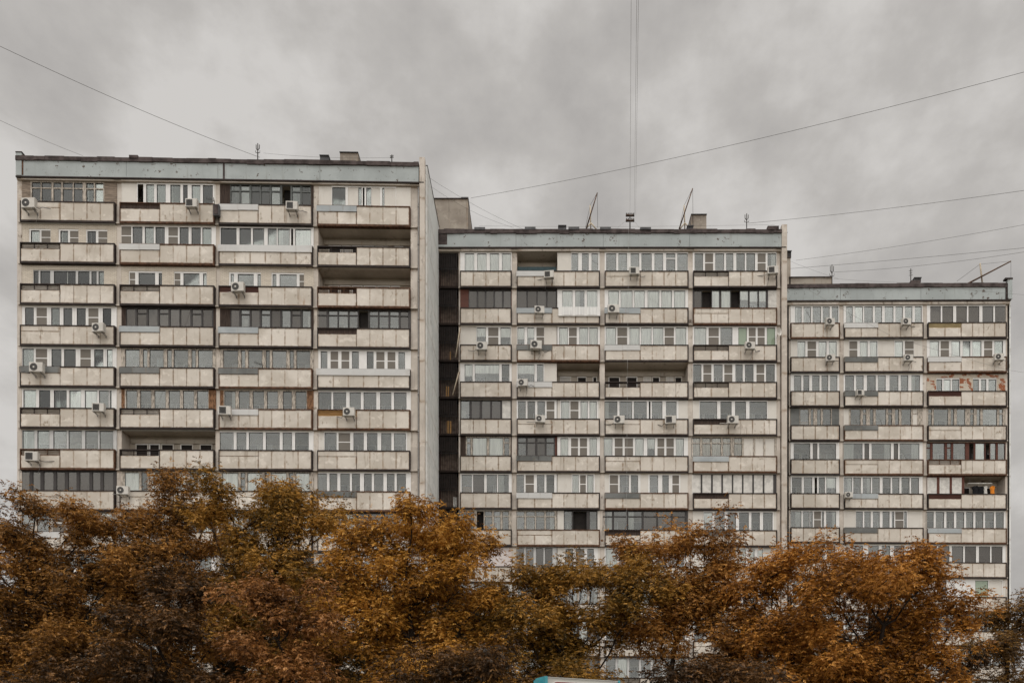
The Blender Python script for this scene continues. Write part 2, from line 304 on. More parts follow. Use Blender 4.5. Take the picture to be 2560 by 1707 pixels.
def glazing(S, bld, u0, u1, v0, v1, spec, zoom, short=False):
    st, rest = spec.split(';'); fm = FR[st[0]]; wm = WL[st[1]]
    ox, sx = ZM[zoom]; cx = lambda t: S.uc(ox+float(t)/sx, DG)
    groups = []
    for g in rest.split('|'):
        if ':' in g: rg, ps = g.split(':'); a_, b_ = rg.split(); ga, gb = cx(a_), cx(b_)
        else: ga, gb, ps = u0, u1, g
        pl = []
        for p in ps.split(','):
            q = p.split(); pl.append((q[0], cx(q[1]), cx(q[2])))
        groups.append([max(ga, u0), min(gb, u1), pl])
    tp = .35 if (wm in ('white_brick', 'peeling_brick')) else 0
    k = 1/S.k                                       # px per metre
    if wm:
        edges = [u0]
        for g in groups: edges += [g[0], g[1]]
        edges.append(u1)
        for i in range(0, len(edges), 2):
            if edges[i+1]-edges[i] > .6: 
                mw = MB(); n_ = max(1, round((edges[i+1]-edges[i])/(.9*k))) if wm in ('white_board',) else 1
                for j in range(n_):
                    q0 = edges[i]+(edges[i+1]-edges[i])*j/n_; q1 = edges[i]+(edges[i+1]-edges[i])*(j+1)/n_
                    S.box(mw, q0+(.15 if j else 0), q1, v0+.3, v1-.3, DG+.02, DG+.16, wm)
                mw.build('infill_wall', bld)
        if tp:
            for g in groups: mw = MB(); S.box(mw, g[0], g[1], v0+.3, v0+tp*k*.9, DG+.02, DG+.16, wm); mw.build('lintel', bld)
    for g in groups:
        ga, gb, pl = g; mf, mg, mc, SC = MB(), MB(), MB(), []
        t0 = v0 + (tp*k*.9 if tp else 0); fd = DG+(.05 if tp else 0)
        tk = .085*k if fm == 'pvc' else .06*k
        if fm in ('dark_frame', 'green_frame', 'alu'): tk = .045*k
        pt, pb = t0+tk*1.3, v1-tk*1.1
        S.box(mf, ga, gb, t0, pt, fd, fd+.07, fm, .5); S.box(mf, ga, gb, pb, v1, fd, fd+.07, fm, .5)
        if fm == 'pvc': S.box(mf, ga-.5, gb+.5, v1-.055*k, v1-.02*k, fd-.16, fd, fm, .5)     # sill
        xs = [ga]
        for ty, a_, b_ in pl: xs += [a_, b_]
        xs.append(gb)
        for i in range(0, len(xs), 2):
            if xs[i+1]-xs[i] > .25:
                S.box(mf, xs[i], xs[i+1], pt, pb, fd+.004, fd+.066, fm, .5)
                if xs[i+1]-xs[i] > 4.2 and fm == 'pvc' and 0 < i < len(xs)-2:      # meeting stiles
                    c_ = (xs[i]+xs[i+1])/2; S.box(mf, c_-.6, c_+.6, pt, pb, fd-.012, fd+.004, fm, .5)
        for ty, a_, b_ in pl:
            cm = None; h = pb-pt; rd = rng.random(); gk = .022*k
            if 'B' not in ty:
                for q in ((a_, b_, pt, pt+gk), (a_, b_, pb-gk*.7, pb), (a_, a_+gk, pt+gk, pb-gk*.7), (b_-gk, b_, pt+gk, pb-gk*.7)): S.box(mf, *q, fd+.018, fd+.04, 'ac_dark', .5)  # dark gasket strips, also standing in for the shadow line of the reveal
            if 'O' in ty: 
                S.box(mf, a_, b_, pt, pb, fd+.30, fd+.32, 'interior_dark') if 's' not in ty else None  # near-black sheet in place of the unlit depth behind the opening
            if 'B' in ty: S.box(mc, a_+.1, b_-.1, pt+.1, pb-.1, fd+.03, fd+.045, 'white_cloth' if fm in ('dark_frame', 'red_wood') else 'white_board', rd)
            gm = 'glass'
            if 'm' in ty: gm = 'glass_tint'
            if 'e' in ty: gm = 'glass_green'
            if fm == 'dark_frame' and 'c' not in ty and 'B' not in ty and rng.random() < .5: gm = 'glass_tint'
            if 'c' in ty or 'h' in ty or 'T' in ty: gm = 'glass_clear'
            if 'S' in ty: gm = 'glass_dark'
            if 'B' in ty: pass
            elif not ('o' in ty or ('O' in ty and 's' not in ty)):
                S.box(mg, a_, b_, pt, pb, fd+.044, fd+.052, gm if 'O' not in ty else 'glass_dark', rd)
            else: S.box(mf, a_, b_, pt, pb, fd+.45, fd+.46, 'interior_dark')  # same near-black sheet as painted darkness behind an open sash
            if 's' in ty:
                S.box(mf, a_, b_, pt+h*.49, pt+h*.535, fd+.0, fd+.022, 'pvc', .5); SC.append((a_, b_))
            if 't' in ty: S.box(mf, a_, b_, pt+h*.25, pt+h*.30, fd+.005, fd+.06, fm, .5)
            if 'c' in ty: cm = 'curtain'
            if 'T' in ty: cm = 'curtain_tan'
            def drape(x0, x1, y0, y1, mm):
                n_ = 5; dd = [.075+.025*math.sin(i*2.4+rd*6) for i in range(n_+1)]
                for i in range(n_):
                    q0, q1 = x0+(x1-x0)*i/n_, x0+(x1-x0)*(i+1)/n_
                    mc.hexa([S.W(q0, y1, fd+dd[i]), S.W(q1, y1, fd+dd[i+1]), S.W(q1, y0, fd+dd[i+1]), S.W(q0, y0, fd+dd[i]), S.W(q0, y1, fd+dd[i]+.01), S.W(q1, y1, fd+dd[i+1]+.01), S.W(q1, y0, fd+dd[i+1]+.01), S.W(q0, y0, fd+dd[i]+.01)], mm, rd)
            if cm: drape(a_-.5, b_+.5, pt-.5, pb, cm)
            elif 'h' in ty: drape(a_-.3, b_+.3, pt-.5, pt+h*(.45+.2*rng.random()), 'curtain')
            elif 'k' in ty:
                if rng.random() < .5: drape(a_, a_+(b_-a_)*(.3+.3*rng.random()), pt-.5, pb, 'curtain')
                else: drape(b_-(b_-a_)*(.3+.3*rng.random()), b_, pt-.5, pb, 'curtain')
        fo = mf.build('window', bld)
        if mg.v: mg.build('pane', fo)
        for a_, b_ in SC: ms = MB(); S.box(ms, a_, b_, pt, pb, fd+.010, fd+.014, 'screen'); ms.build('insect_screen', fo)
        if mc.v: mc.build('curtain', fo)

IN = {'w': 'white_sheet', 'm': 'metal_sheet', 'g': 'grey_sheet', 'd': 'dark_wood', 'r': 'red_wood', 'O': 'orange_wood', 'Y': 'yellow_wood'}
def parapet(S, bld, u0, u1, t, b, low, code, joints_seed):
    """one balcony front: metal rim, concrete slabs hung in it, upper left strip with rails or a filled-in sheet"""
    rr = random.Random(joints_seed); k = 1/S.k
    rim, pan = MB(), MB(); rt = .068*k
    ri = 'rim' if rr.random() < .8 else 'rim_rust'
    S.box(rim, u0, u1, t, t+rt, -.03, .17, ri); S.box(rim, u0, u1, b-.10*k, b+.035*k, -.03, .24, ri)
    S.box(rim, u0, u0+.06*k, t+rt, b-.1*k, -.03, .17, ri); S.box(rim, u1-.08*k, u1, t+rt, b-.1*k, -.03, .19, ri)
    a_, z_ = u0+.06*k, u1-.08*k; pt, pb = t+rt, b-.10*k; W_ = z_-a_
    spl = a_+W_*.425 if low else a_
    strip = .37*k
    S.box(rim, spl if low and code in 'ob' else a_, z_, pt, pb, .045, .075, 'rim_rust')
    def run(x0, x1, y0, y1, n, mm):
        for i in range(n):
            q0 = x0+(x1-x0)*i/n; q1 = x0+(x1-x0)*(i+1)/n; g0 = (.011 if rr.random() < .55 else .030)*k/2
            S.box(pan, q0+(g0 if i else .1), q1-g0, y0+.1, y1-.1, .0, .045, mm, rr.random())
    nfull = max(3, round((z_-spl)/(.92*k)))
    if code == 'F':                                   # white cladding over the whole upper half
        run(a_, z_, pt+strip*1.05, pb, nfull+2, 'panel')
        S.box(pan, u0-.06*k, u1-.02*k, t+.02*k, pt+strip*1.1, -.06, -.031, 'white_sheet')
    else:
        run(spl, z_, pt, pb, nfull, 'panel')
        if low:
            run(a_, spl-.03*k, pt+strip, pb, 2, 'panel')
            if code in 'ob':
                S.box(rim, a_, spl, pt+strip, pb, .045, .075, 'rim_rust')
                S.box(rim, spl-.05*k, spl-.02*k, pt, pb, .0, .05, ri); S.box(rim, a_, spl, pt+strip-.04*k, pt+strip, -.0, .05, ri)
                for i in (1, 2): S.box(rim, a_+(spl-a_)*i/3-.02*k, a_+(spl-a_)*i/3+.02*k, pt, pt+strip, .0, .04, ri)
                for i in (1, 2): S.box(rim, a_, spl, pt+strip*i/3-.012*k, pt+strip*i/3+.012*k, .01, .03, ri)
                if code == 'b': S.box(pan, a_, spl-.05*k, pt, pt+strip, .09, .10, 'loggia_wall' if rr.random() < .4 else 'panel')
            elif code == 'c': S.box(pan, a_, spl-.03*k, pt, pt+strip-.03*k, .0, .04, 'panel')
            elif code in IN:
                n_ = rr.choice((1, 2, 3)); wide = 1 if code in 'wmg' else 0
                for i in range(n_):
                    q0 = a_-wide*.1*k+(spl-a_+wide*.1*k)*i/n_; q1 = a_-wide*.1*k+(spl-a_+wide*.1*k)*(i+1)/n_
                    dz = rr.uniform(-.4, .6); S.box(pan, q0, q1-.15, pt-(.03*k if wide else 0), pt+strip+dz*wide, -.045 if wide else .03, -.031 if wide else .044, IN[code])
                if not wide:
                    for i in range(1, 4 if code != 'd' else 2): S.box(rim, a_, spl, pt+strip*i/4-.01*k, pt+strip*i/4+.01*k, .01, .03, ri)
    ro = rim.build('balcony', bld); pan.build('balcony_panel', ro)

def inner(S, bld, u0, u1, v0, v1, sd):
    """back wall windows inside a loggia"""
    rr = random.Random(sd); k = 1/S.k; m_, g_ = MB(), MB(); w_ = u1-u0
    t = v0+.42*k; d0 = DB-.03
    S.box(m_, u0+.02*w_, u1-.02*w_, v0+.12*k, t-.02*k, d0-.10, d0+.02, 'loggia_wall')
    x = u0+w_*.06
    while x < u1-w_*.10:
        ww = rr.choice((.62, .75, .9))*k; bot = v0+(1.75+.0*rr.random())*k if rr.random() < .7 else v1+.7*k
        e_ = min(x+ww, u1-w_*.04); f = .07*k
        for q in ((x, e_, t, t+f), (x, e_, bot-f, bot), (x, x+f, t+f, bot-f), (e_-f, e_, t+f, bot-f)): S.box(m_, *q, d0-.04, d0+.02, 'pvc' if rr.random() < .5 else 'white_board')
        S.box(g_, x+f, e_-f, t+f, bot-f, d0-.01, d0+.01, 'interior_dark' if rr.random() < .75 else 'frost')
        x = e_+rr.choice((.06, .08, .45))*k
    o = m_.build('loggia_window', bld); g_.build('pane', o)

def section(S, label, cols, glz, infill, extents, recess=None, ground_v=None):
    ul, ur = extents; k = 1/S.k
    base = ((( ul+ur)/2-PX)*S.k, S.D, 0)
    bld = thing('apartment_block', label, 'apartment block', base, 'stepped sections of the panel apartment block')
    vt = S.cap[0]; gv = PY+EYE*k
    # body behind the loggias
    b_ = MB(); bl = recess[0] if recess else ul
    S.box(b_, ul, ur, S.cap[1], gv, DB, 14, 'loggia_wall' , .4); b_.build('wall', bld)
    sw = MB(); x1 = (ur-PX)*S.k; z1 = EYE+(PY-vt-(ur-S.uref)*S.s0)*S.k
    # right gable: storey-high panels
    nst = 16; hh = z1/nst
    for i in range(nst):
        sw.box(x1, x1+.12, S.D+.30, S.D+14, hh*i+.008, hh*(i+1)-.008, 'side_wall', rng.random())
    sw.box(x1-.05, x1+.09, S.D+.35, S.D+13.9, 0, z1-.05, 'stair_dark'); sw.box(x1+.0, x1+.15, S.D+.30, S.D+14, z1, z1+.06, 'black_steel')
    sw.build('gable', bld)
    lw = MB(); x0 = (ul-PX)*S.k
    if not recess:
        for i in range(nst): lw.box(x0-.12, x0, S.D+.30, S.D+14, hh*i+.01, hh*(i+1)-.01, 'side_wall')
        lw.build('gable', bld)
    # roof and its teal parapet band
    r_ = MB(); S.box(r_, ul, ur, vt+3, S.cap[2]-2, .25, 14, 'felt'); r_.build('roof', bld)
    t_ = MB(); us = [ul] + list(S.band) + [ur-S.fin]
    for i in range(len(us)-1): S.box(t_, us[i]+(.35 if i else 0), us[i+1]-.35, S.cap[1], S.cap[2], -.02, .2, 'teal')
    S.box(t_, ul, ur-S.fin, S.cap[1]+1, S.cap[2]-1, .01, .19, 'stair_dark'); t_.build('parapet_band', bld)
    f_ = MB(); x = ul
    while x < ur-S.fin-2:
        e_ = min(x+rng.uniform(14, 60), ur-S.fin); j = rng.uniform(-1.0, 1.0)
        S.box(f_, x, e_, vt+j, S.cap[1]+.2+abs(rng.gauss(0, 1.0)), -.10+rng.uniform(-.02, .02), .6, 'felt'); x = e_
    f_.build('roofing_felt', bld)
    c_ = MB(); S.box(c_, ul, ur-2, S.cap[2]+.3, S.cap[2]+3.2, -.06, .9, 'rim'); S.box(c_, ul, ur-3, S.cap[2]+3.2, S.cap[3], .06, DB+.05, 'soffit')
    for u0, u1 in cols: S.box(c_, u0+2, u1-2, S.cap[2]+3.4, S.cap[3]+.6, .03, .055, 'pilaster')
    c_.build('cornice', bld)
    # pilasters between the bays, one panel a storey
    gaps = [(cols[i][1], cols[i+1][0]) for i in range(len(cols)-1)]; first = recess[1] if recess else ul+2
    gaps = [(first, cols[0][0])] + gaps + [(cols[-1][1], S.pil_end)]
    for gi, (g0, g1) in enumerate(gaps):
        p_ = MB(); w2 = max(g1-g0, 3); g0 -= .4
        for r in range(-1, S.n+1):
            v0 = S.top(r)+S.H+1.0 if r >= 0 else S.cap[3]-1; v1 = min(S.top(r+1)+S.H+.2 if r >= 0 else S.top(0)+S.H+.2, gv)
            if v0 >= gv: break
            S.box(p_, g0, g1+.4, v0, v1, .20+(.03 if (gi+r) % 3 == 0 else 0), DB+.02, 'pilaster')
            S.box(p_, g0+.5, g1-.1, v1-4, v1-1.2, .10, .2, 'pilaster')
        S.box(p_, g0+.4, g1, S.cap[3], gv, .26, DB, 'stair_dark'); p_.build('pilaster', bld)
    # floors
    for r in range(S.n):
        t = S.top(r); b = t+S.H
        if b > gv+5: break
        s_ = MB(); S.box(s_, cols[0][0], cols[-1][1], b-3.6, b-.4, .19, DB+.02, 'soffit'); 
        for u0, u1 in cols:
            if rng.random() < .6: S.box(s_, u0+1, u1-1, b+.4, b+1.7, .06, .3, rng.choice(('alu', 'pilaster', 'white_board', 'felt')))
        s_.build('floor_slab', bld)
        for ci, (u0, u1) in enumerate(cols):
            low = S.low[ci]; code = infill[r][ci] if r < len(infill) else rng.choice('cbwmgc')
            parapet(S, bld, u0, u1, t, b, low, code, r*10+ci+int(S.D))
    # glazing row r sits above parapet r
    gen = ['P', 'P', 'W', 'D', 'A']
    for r in range(S.n):
        t = S.top(r); v0 = (S.top(r-1)+S.H+1.2) if r > 0 else S.cap[3]+.5; v1 = t+.06*k
        if t > gv: break
        for ci, (u0, u1) in enumerate(S.gcols):
            inner(S, bld, u0, u1, v0+2, v1, r*7+ci+int(S.D)*3)
            sp_ = glz[r][ci] if r < len(glz) else None
            if sp_ == 'open': continue
            z = S.zoom[ci]; ox, sx = ZM[z]
            if sp_ is None:
                x = u0+3; ps = []
                n_ = rng.choice((5, 6, 7, 8)) if u1-u0 > 150 else 4; w2 = (u1-u0-4)/n_
                for i in range(n_): ps.append('%s %.0f %.0f' % (rng.choice('ggggcsk'), (x+i*w2-ox)*sx, (x+i*w2+w2*.8-ox)*sx))
                sp_ = rng.choice(gen)+'n;'+','.join(ps)
            tall = sp_.startswith('!'); sp_ = sp_.lstrip('!')
            rr0, rr1 = u0, u1
            if sp_.startswith('>'): q = sp_[1:].split('>'); rr1 = S.uc(ox+float(q[0])/sx, DG); sp_ = q[1]
            glazing(S, bld, rr0, rr1, v0, v1+(0 if not tall else 0), sp_, z)
            if tall:
                tb = MB(); ux0, ux1 = u0+2.5, u1+.5
                S.box(tb, ux0, ux1, t-.3, t+22, -.10, -.035, 'pvc'); fo = tb.build('window', bld)
                gg = MB(); 
                for a_, b_ in ((1368, 1475), (1505, 1600), (1628, 1735)): S.box(gg, ox+a_/sx, ox+b_/sx, t, t+20, -.115, -.101, 'curtain')
                gg.build('pane', fo)
    return bld

# ---- left section
S1 = Sec(51.95, 504, 103.0, 51, 15, 168, .01444, .0032, '')
S1.cap = (393.5, 403, 442.5, 449); S1.band = (316, 545, 560, 800); S1.fin = 15; S1.pil_end = 1043; S1.low = [1]*4; S1.zoom = 'AABB'
c1 = [(50, 287), (299, 536), (546.5, 781), (793, 1025.7)]; S1.gcols = [(51, 288), (300, 537), (547, 782), (794, 1026)]
G1 = [
 ['Wp;320 1095:t 335 425,t 437 540,t 560 640,t 660 762,t 775 868,tc 905 985,tc 1000 1085', 'Pw;1435 2250:o 1445 1505,c 1535 1618,c 1645 1740,c 1788 1893,c 1922 1970,c 2012 2103,g 2130 2235', 'Gr;203 945:t 208 290,t 300 382,t 398 475,t 487 568,t 580 662,o 680 758,t 772 848,t 860 940', 'Pw;1135 1728:g 1140 1262,B 1285 1378,g 1380 1410,o 1420 1437,g 1452 1497,B 1500 1580,g 1600 1618,B 1620 1722'],
 ['Pb;300 530:c 318 410,s 430 525|610 822:c 628 710,s 730 818|900 1125:c 912 1003,s 1028 1122', 'Pn;s 1275 1378,k 1392 1495,g 1520 1615,k 1632 1730,s 1768 1868,g 1885 1980,g 2010 2108,c 2125 2220', 'Pn;c 115 262,k 288 395,g 412 515,k 548 630,k 640 750,o 762 782,c 800 945', 'open'],
 ['Ab;345 1090:k 350 400,g 418 522,c 560 790,h 815 935,g 955 1010,g 1030 1088', 'Pb;1350 1700:s 1358 1415,g 1450 1625,g 1662 1698|1825 2170:s 1830 1890,g 1922 2090,g 2128 2165', 'Pb;190 485:g 205 235,g 270 417,g 452 482|580 880:g 590 625,g 655 812,s 838 880', 'open'],
 ['Pn;g 262 355,s 383 492,g 537 628,g 665 758,g 805 900,s 928 1033,c 1078 1168', 'Dr;1322 2240:g 1325 1423,t 1440 1540,g 1555 1655,t 1672 1770,g 1785 1885,g 1895 2000,t 2015 2115,g 2127 2228', 'Dr;205 948:k 208 288,t 303 383,g 395 475,t 490 570,g 582 665,g 678 758,t 768 850,g 865 942', 'Dn;t 1003 1090,t 1107 1190,t 1198 1285,t 1295 1375,O 1382 1472,t 1482 1562,t 1570 1658,t 1670 1752,t 1765 1840'],
 ['Pn;k 235 355,s 375 495,g 540 645,g 672 795,s 843 953,h 988 1085,h 1122 1180', 'Wn;g 1315 1465,g 1500 1548,g 1570 1718,g 1755 1803,g 1825 1975,g 2010 2055,g 2080 2232', 'Wn;g 140 275,g 305 342,g 370 497,g 530 567,g 590 720,g 750 787,g 812 938', 'Pn;g 1035 1095,s 1125 1195,s 1225 1297,g 1322 1385,g 1458 1520,s 1545 1620,s 1648 1720,g 1748 1808'],
 ['Pn;c 245 378,c 410 527,c 565 700,c 728 850,c 890 1020,g 1040 1142,g 1150 1172', 'Wo;1310 2190:g 1325 1440,g 1473 1590,g 1622 1740,g 1772 1890,g 1922 2038,g 2068 2185', 'Wo;143 908:k 150 252,g 283 382,g 412 515,g 542 642,g 688 770,g 803 903', 'Pn;g 1013 1133,g 1150 1268,g 1300 1403,g 1428 1545,g 1580 1683,g 1708 1822'],
 ['An;k 235 360,g 392 518,g 560 700,g 720 858,g 895 1030,g 1045 1188', 'open', 'Pn;g 108 235,g 262 352,g 375 505,g 530 658,g 685 772,g 800 925', 'Pw;1065 1828:g 1070 1180,s 1198 1305,g 1335 1430,g 1460 1555,g 1590 1683,g 1708 1817'],
 ['Dn;m 205 310,m 342 425,m 458 562,m 592 682,m 715 805,m 835 940,m 970 1055,m 1085 1190', 'Wn;c 1310 1460,g 1485 1545,c 1560 1680,g 1710 1790,c 1820 1965,g 1995 2045,c 2070 2220', 'Wn;c 130 275,g 300 340,c 362 492,g 522 560,c 580 720,g 745 780,c 805 930', 'Pn;g 1005 1092,g 1115 1187,g 1215 1302,g 1322 1395,g 1432 1503,g 1525 1610,g 1642 1712,g 1733 1817'],
]
I1 = ['cdwm', 'bwFo', 'bbro', 'cmmd', 'gggF', 'bbwO', 'bocc', 'cccg']
blk1 = section(S1, 'tallest left section of the pale apartment block, nearest of the three', c1, G1, I1, (40, 1062))
# ---- middle section
S2 = Sec(57.7, 677, 92.2, 41.5, 15, 1214, 0, .003, '')
S2.cap = (575, 584, 618, 626); S2.band = (1290, 1508, 1724); S2.fin = 13; S2.pil_end = 1952; S2.low = [0, 1, 1, 1]; S2.zoom = 'CCCDD'
c2 = [(1150, 1279.5), (1292, 1500), (1512, 1721.5), (1733, 1943)]
S2.gcols = [(1150, 1279), (1291.5, 1392), (1393.5, 1500), (1512, 1721), (1733, 1943)]
G2 = [
 ['Pn;c 345 442,c 475 572,c 608 703,c 735 828', 'open', 'Pw;1460 1760:g 1465 1535,g 1575 1645,g 1675 1745', 'Pn;g 65 170,g 193 285,g 322 412,g 435 543,g 572 663,t 695 790,g 812 920', 'Pn;g 993 1082,s 1103 1188,g 1210 1303,g 1325 1400,g 1432 1520,g 1537 1628,s 1655 1740,k 1760 1850'],
 ['DR;385 832:m 388 472,m 482 557,m 567 648,m 658 737,m 750 828', 'Dn;m 893 995,m 1003 1100,m 1107 1200,m 1210 1303', '!Pn;c 1368 1475,k 1505 1600,c 1628 1735', 'Pn;c 88 197,c 218 340,c 362 468,c 500 622,c 645 755,c 778 895', 'Dn;m 988 1068,O 1070 1170,c 1175 1255,c 1272 1372,O 1375 1468,h 1470 1558,h 1570 1658,h 1668 1745,B 1765 1855'],
 ['Pw;465 830:h 470 565,s 590 697,h 720 825', 'Pw;893 1180:h 897 970,h 1000 1073,s 1097 1177', 'Pn;c 1335 1425,sO 1438 1520,c 1548 1640,c 1652 1740', 'Pn;c 62 165,s 183 285,c 310 415,c 433 540,c 557 665,s 678 776,c 795 905', 'Pn;c 990 1115,s 1140 1247,g 1265 1390,e 1453 1542,s 1562 1635,s 1655 1730,e 1752 1840'],
 ['Pn;h 343 425,h 450 705,g 733 812', 'Pw;890 1180:h 900 1075,g 1103 1170', 'open', 'open', 'Pn;g 978 1065,s 1085 1170,g 1195 1287,s 1305 1390,g 1422 1498,g 1522 1612,s 1643 1725,g 1743 1835'],
 ['Dn;g 303 395,g 413 503,g 523 613,g 627 720,B 737 825', 'Pn;g 903 983,g 1003 1082,g 1107 1187,s 1203 1285', 'Pw;1345 1745:c 1355 1442,s 1453 1538,c 1560 1635,c 1655 1730', 'Pw;40 825:k 48 182,g 205 338,g 355 490,o 513 530,g 545 655,g 693 803', 'Pw;1040 1760:g 1047 1230,g 1265 1382,g 1418 1533,g 1570 1753'],
 ['Wr;355 825:t 365 405,c 425 575,c 600 745,t 760 810', 'DR;895 1292:t 905 988,t 1000 1085,t 1103 1187,t 1200 1282', 'Pn;c 1350 1430,s 1460 1533,s 1553 1628,c 1655 1730', 'Pn;c 42 130,s 155 238,s 260 347,c 370 458,h 497 575,s 603 675,sO 697 775,c 798 880', 'Wn;tT 960 1050,tT 1075 1160,tT 1175 1270,tT 1290 1370,tT 1408 1490,B 1510 1608,B 1630 1715,B 1735 1832'],
 ['Pn;g 312 418,m 432 548,g 575 682,k 695 805', 'Pn;g 888 965,s 983 1070,g 1102 1180,g 1202 1283', 'Pw;1465 1710:c 1475 1540,s 1555 1615,c 1630 1695', 'Pw;95 425:s 103 190,g 208 303,g 325 400|505 845:g 522 610,g 655 722,sO 760 830', 'Dn;B 965 1058,B 1075 1167,B 1185 1275,B 1292 1385,B 1400 1492,B 1507 1600,B 1617 1710,B 1727 1820'],
 ['Wn;tm 288 370,tm 380 443,o 470 543,t 555 630,t 650 718,t 740 805', 'Wn;t 885 970,t 990 1080,t 1092 1180,tk 1197 1288', 'Dw;1385 1738:g 1388 1470,O 1480 1625,g 1655 1730', 'Dn;tk 30 130,t 145 280,tk 295 440,t 455 595,t 607 750,t 760 895', 'Pw;1085 1825:h 1090 1180,g 1205 1308,g 1340 1428,g 1460 1563,g 1590 1678,g 1712 1812'],
 ['Pk;300 310:g 301 309', 'An;m 885 965,m 985 1065,m 1092 1170,m 1185 1265', 'Pw;1395 1740:g 1400 1480,s 1507 1600,g 1630 1700', 'Pn;c 60 180,g 200 300,c 330 430,g 460 560,s 590 690,g 720 880', 'Pw;1465 1718:c 1470 1530,c 1560 1622,c 1655 1712'],
]
I2 = ['cwcb', 'cmmc', 'cgwb', 'cwob', 'cccd', 'cgcm', 'cwgd', 'ccdg', 'cggc']
blk2 = section(S2, 'middle section of the pale apartment block, one step lower and further back', c2, G2, I2, (1090, 1967), (1090, 1146))
# ---- right section
S3 = Sec(62.5, 807, 85.07, 39, 14, 2038, -.0037, .0066, '')
S3.cap = (711, 720, 751, 760); S3.band = (2101, 2302); S3.fin = 12; S3.pil_end = 2522; S3.low = [0, 1, 1]; S3.zoom = 'FFF'
c3 = [(1977, 2100), (2111, 2309), (2320, 2517)]; S3.gcols = [(1978, 2100), (2111, 2309), (2320, 2517)]
G3 = [
 ['Pn;k 145 208,k 228 298,g 315 395,g 412 478,g 500 562', 'Pn;k 637 700,c 722 798,g 812 893,g 915 983,g 1010 1092,g 1113 1183,g 1205 1275,g 1300 1365', 'Pn;m 1447 1548,m 1563 1668,m 1697 1800,m 1815 1920,m 1950 2055,m 2070 2175'],
 ['Pw;165 552:c 170 243,s 265 348,c 373 447,c 472 545', 'Pw;665 945:s 668 745,c 770 843,c 867 937|1100 1290:c 1107 1183,s 1203 1288', 'Pn;c 1443 1530,s 1547 1628,c 1652 1735,c 1760 1833,c 1853 1940,s 1965 2045,c 2065 2147'],
 ['Pn;g 135 205,g 225 282,g 310 380,g 400 463,g 483 552', 'Pn;g 627 712,g 733 805,g 837 922,g 943 1018,g 1055 1140,g 1163 1235,k 1267 1347', 'PB;1505 1732:g 1510 1565,c 1580 1645,g 1660 1728|1860 2090:g 1862 1918,g 1940 1990,g 2012 2085'],
 ['Wx;190 498:g 193 277,g 297 322,g 357 393,g 412 490', 'Wn;B 612 665,g 680 775,t 798 830,g 865 900,g 922 1022,t 1042 1078,g 1108 1145,g 1170 1262,tB 1280 1322', 'Wn;t 1427 1462,g 1480 1620,g 1645 1675,g 1703 1783,t 1832 1865,g 1895 1928,g 1952 2090,t 2112 2145'],
 ['Pn;g 132 292,m 315 360,g 378 540', 'Pn;k 607 795,m 813 858,k 882 1068,m 1095 1138,k 1153 1342', 'Rn;t 1410 1448,g 1470 1585,t 1608 1648,g 1668 1785,O 1822 1865,c 1882 1970,O 1980 2018,g 2025 2078,g 2098 2165'],
 ['Pn;g 115 208,g 230 310,o 333 358,g 373 432,h 445 540', 'Pn;k 617 695,g 706 778,k 798 875,g 888 960,g 988 1065,g 1080 1150,g 1170 1248,g 1262 1338', '>1775>Rn;B 1418 1512,B 1537 1635,B 1657 1752'],
 ['Pn;k 105 205,g 222 285,g 290 315,s 328 395,g 403 422,k 445 540', 'Pw;730 1228:g 733 797,g 812 873,g 895 960,g 988 1055,g 1077 1100,s 1110 1190,g 1195 1220', 'Pn;g 1407 1480,g 1500 1580,g 1603 1675,g 1698 1773,g 1793 1862,g 1882 1958,g 1975 2060,g 2078 2155'],
 ['Pn;g 123 203,s 228 315,g 345 420,g 450 530', 'Pw;700 1300:g 708 800,g 850 950,g 980 1060,g 1100 1200', 'Pn;m 1400 1510,m 1525 1632,m 1655 1765,m 1780 1888,m 1915 2023,m 2037 2143'],
 ['Pn;g 123 203,c 228 315,g 345 420,g 450 530', 'Pn;g 637 700,c 722 798,g 812 893,c 915 1092,g 1113 1275,g 1300 1365', 'Pw;1500 2145:g 1510 1600,e 1880 2005,B 2015 2140'],
]
I3 = ['cwY', 'cgw', 'cgr', 'cgc', 'ccb', 'cmr', 'cgm', 'ccc']
blk3 = section(S3, 'lowest right section of the pale apartment block, furthest back', c3, G3, I3, (1920, 2529), (1920, 1974))

# fins at the ends of the roof band, corner panels, recess pipes
def fin(S, bld, u0, u1, vtop, m='side_wall', d0=-.06, d1=.3, vlow=None):
    f_ = MB(); gv = PY+EYE/S.k; v = vtop; j = 0
    seams = [S.top(i)-20 for i in range(S.n)]
    seams = [x for x in seams if x > vtop+30] + [gv]
    for q in seams:
        S.box(f_, u0+(.3 if j % 2 else 0), u1, v, min(q, gv)-.5, d0, d1, m); v = q; j += 1
        if v >= gv or (vlow and v > vlow): break
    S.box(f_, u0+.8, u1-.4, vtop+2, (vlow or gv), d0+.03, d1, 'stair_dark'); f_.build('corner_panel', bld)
fin(S1, blk1, 1049, 1062.2, 380.5, 'pilaster'); fin(S2, blk2, 1954, 1967.2, 563, 'pilaster')
f_ = MB(); S1.box(f_, 40.5, 55, 384, 441, -.05, .22, 'teal'); S1.box(f_, 40, 56.5, 382.5, 385, -.07, .25, 'rim'); S1.box(f_, 55, 59, 390, 440, -.03, .22, 'rim_rust'); f_.build('corner_panel', blk1)
f_ = MB(); S1.box(f_, 38.5, 50, 445, 2000, .18, .6, 'pilaster'); f_.build('corner_panel', blk1)
f_ = MB(); S3.box(f_, 2518.5, 2530, 700, 750, -.05, .22, 'teal'); S3.box(f_, 2512, 2531, 698, 702, -.07, .25, 'rim'); S3.box(f_, 2513, 2519, 712, 750, -.05, .2, 'rim'); f_.build('corner_panel', blk3)
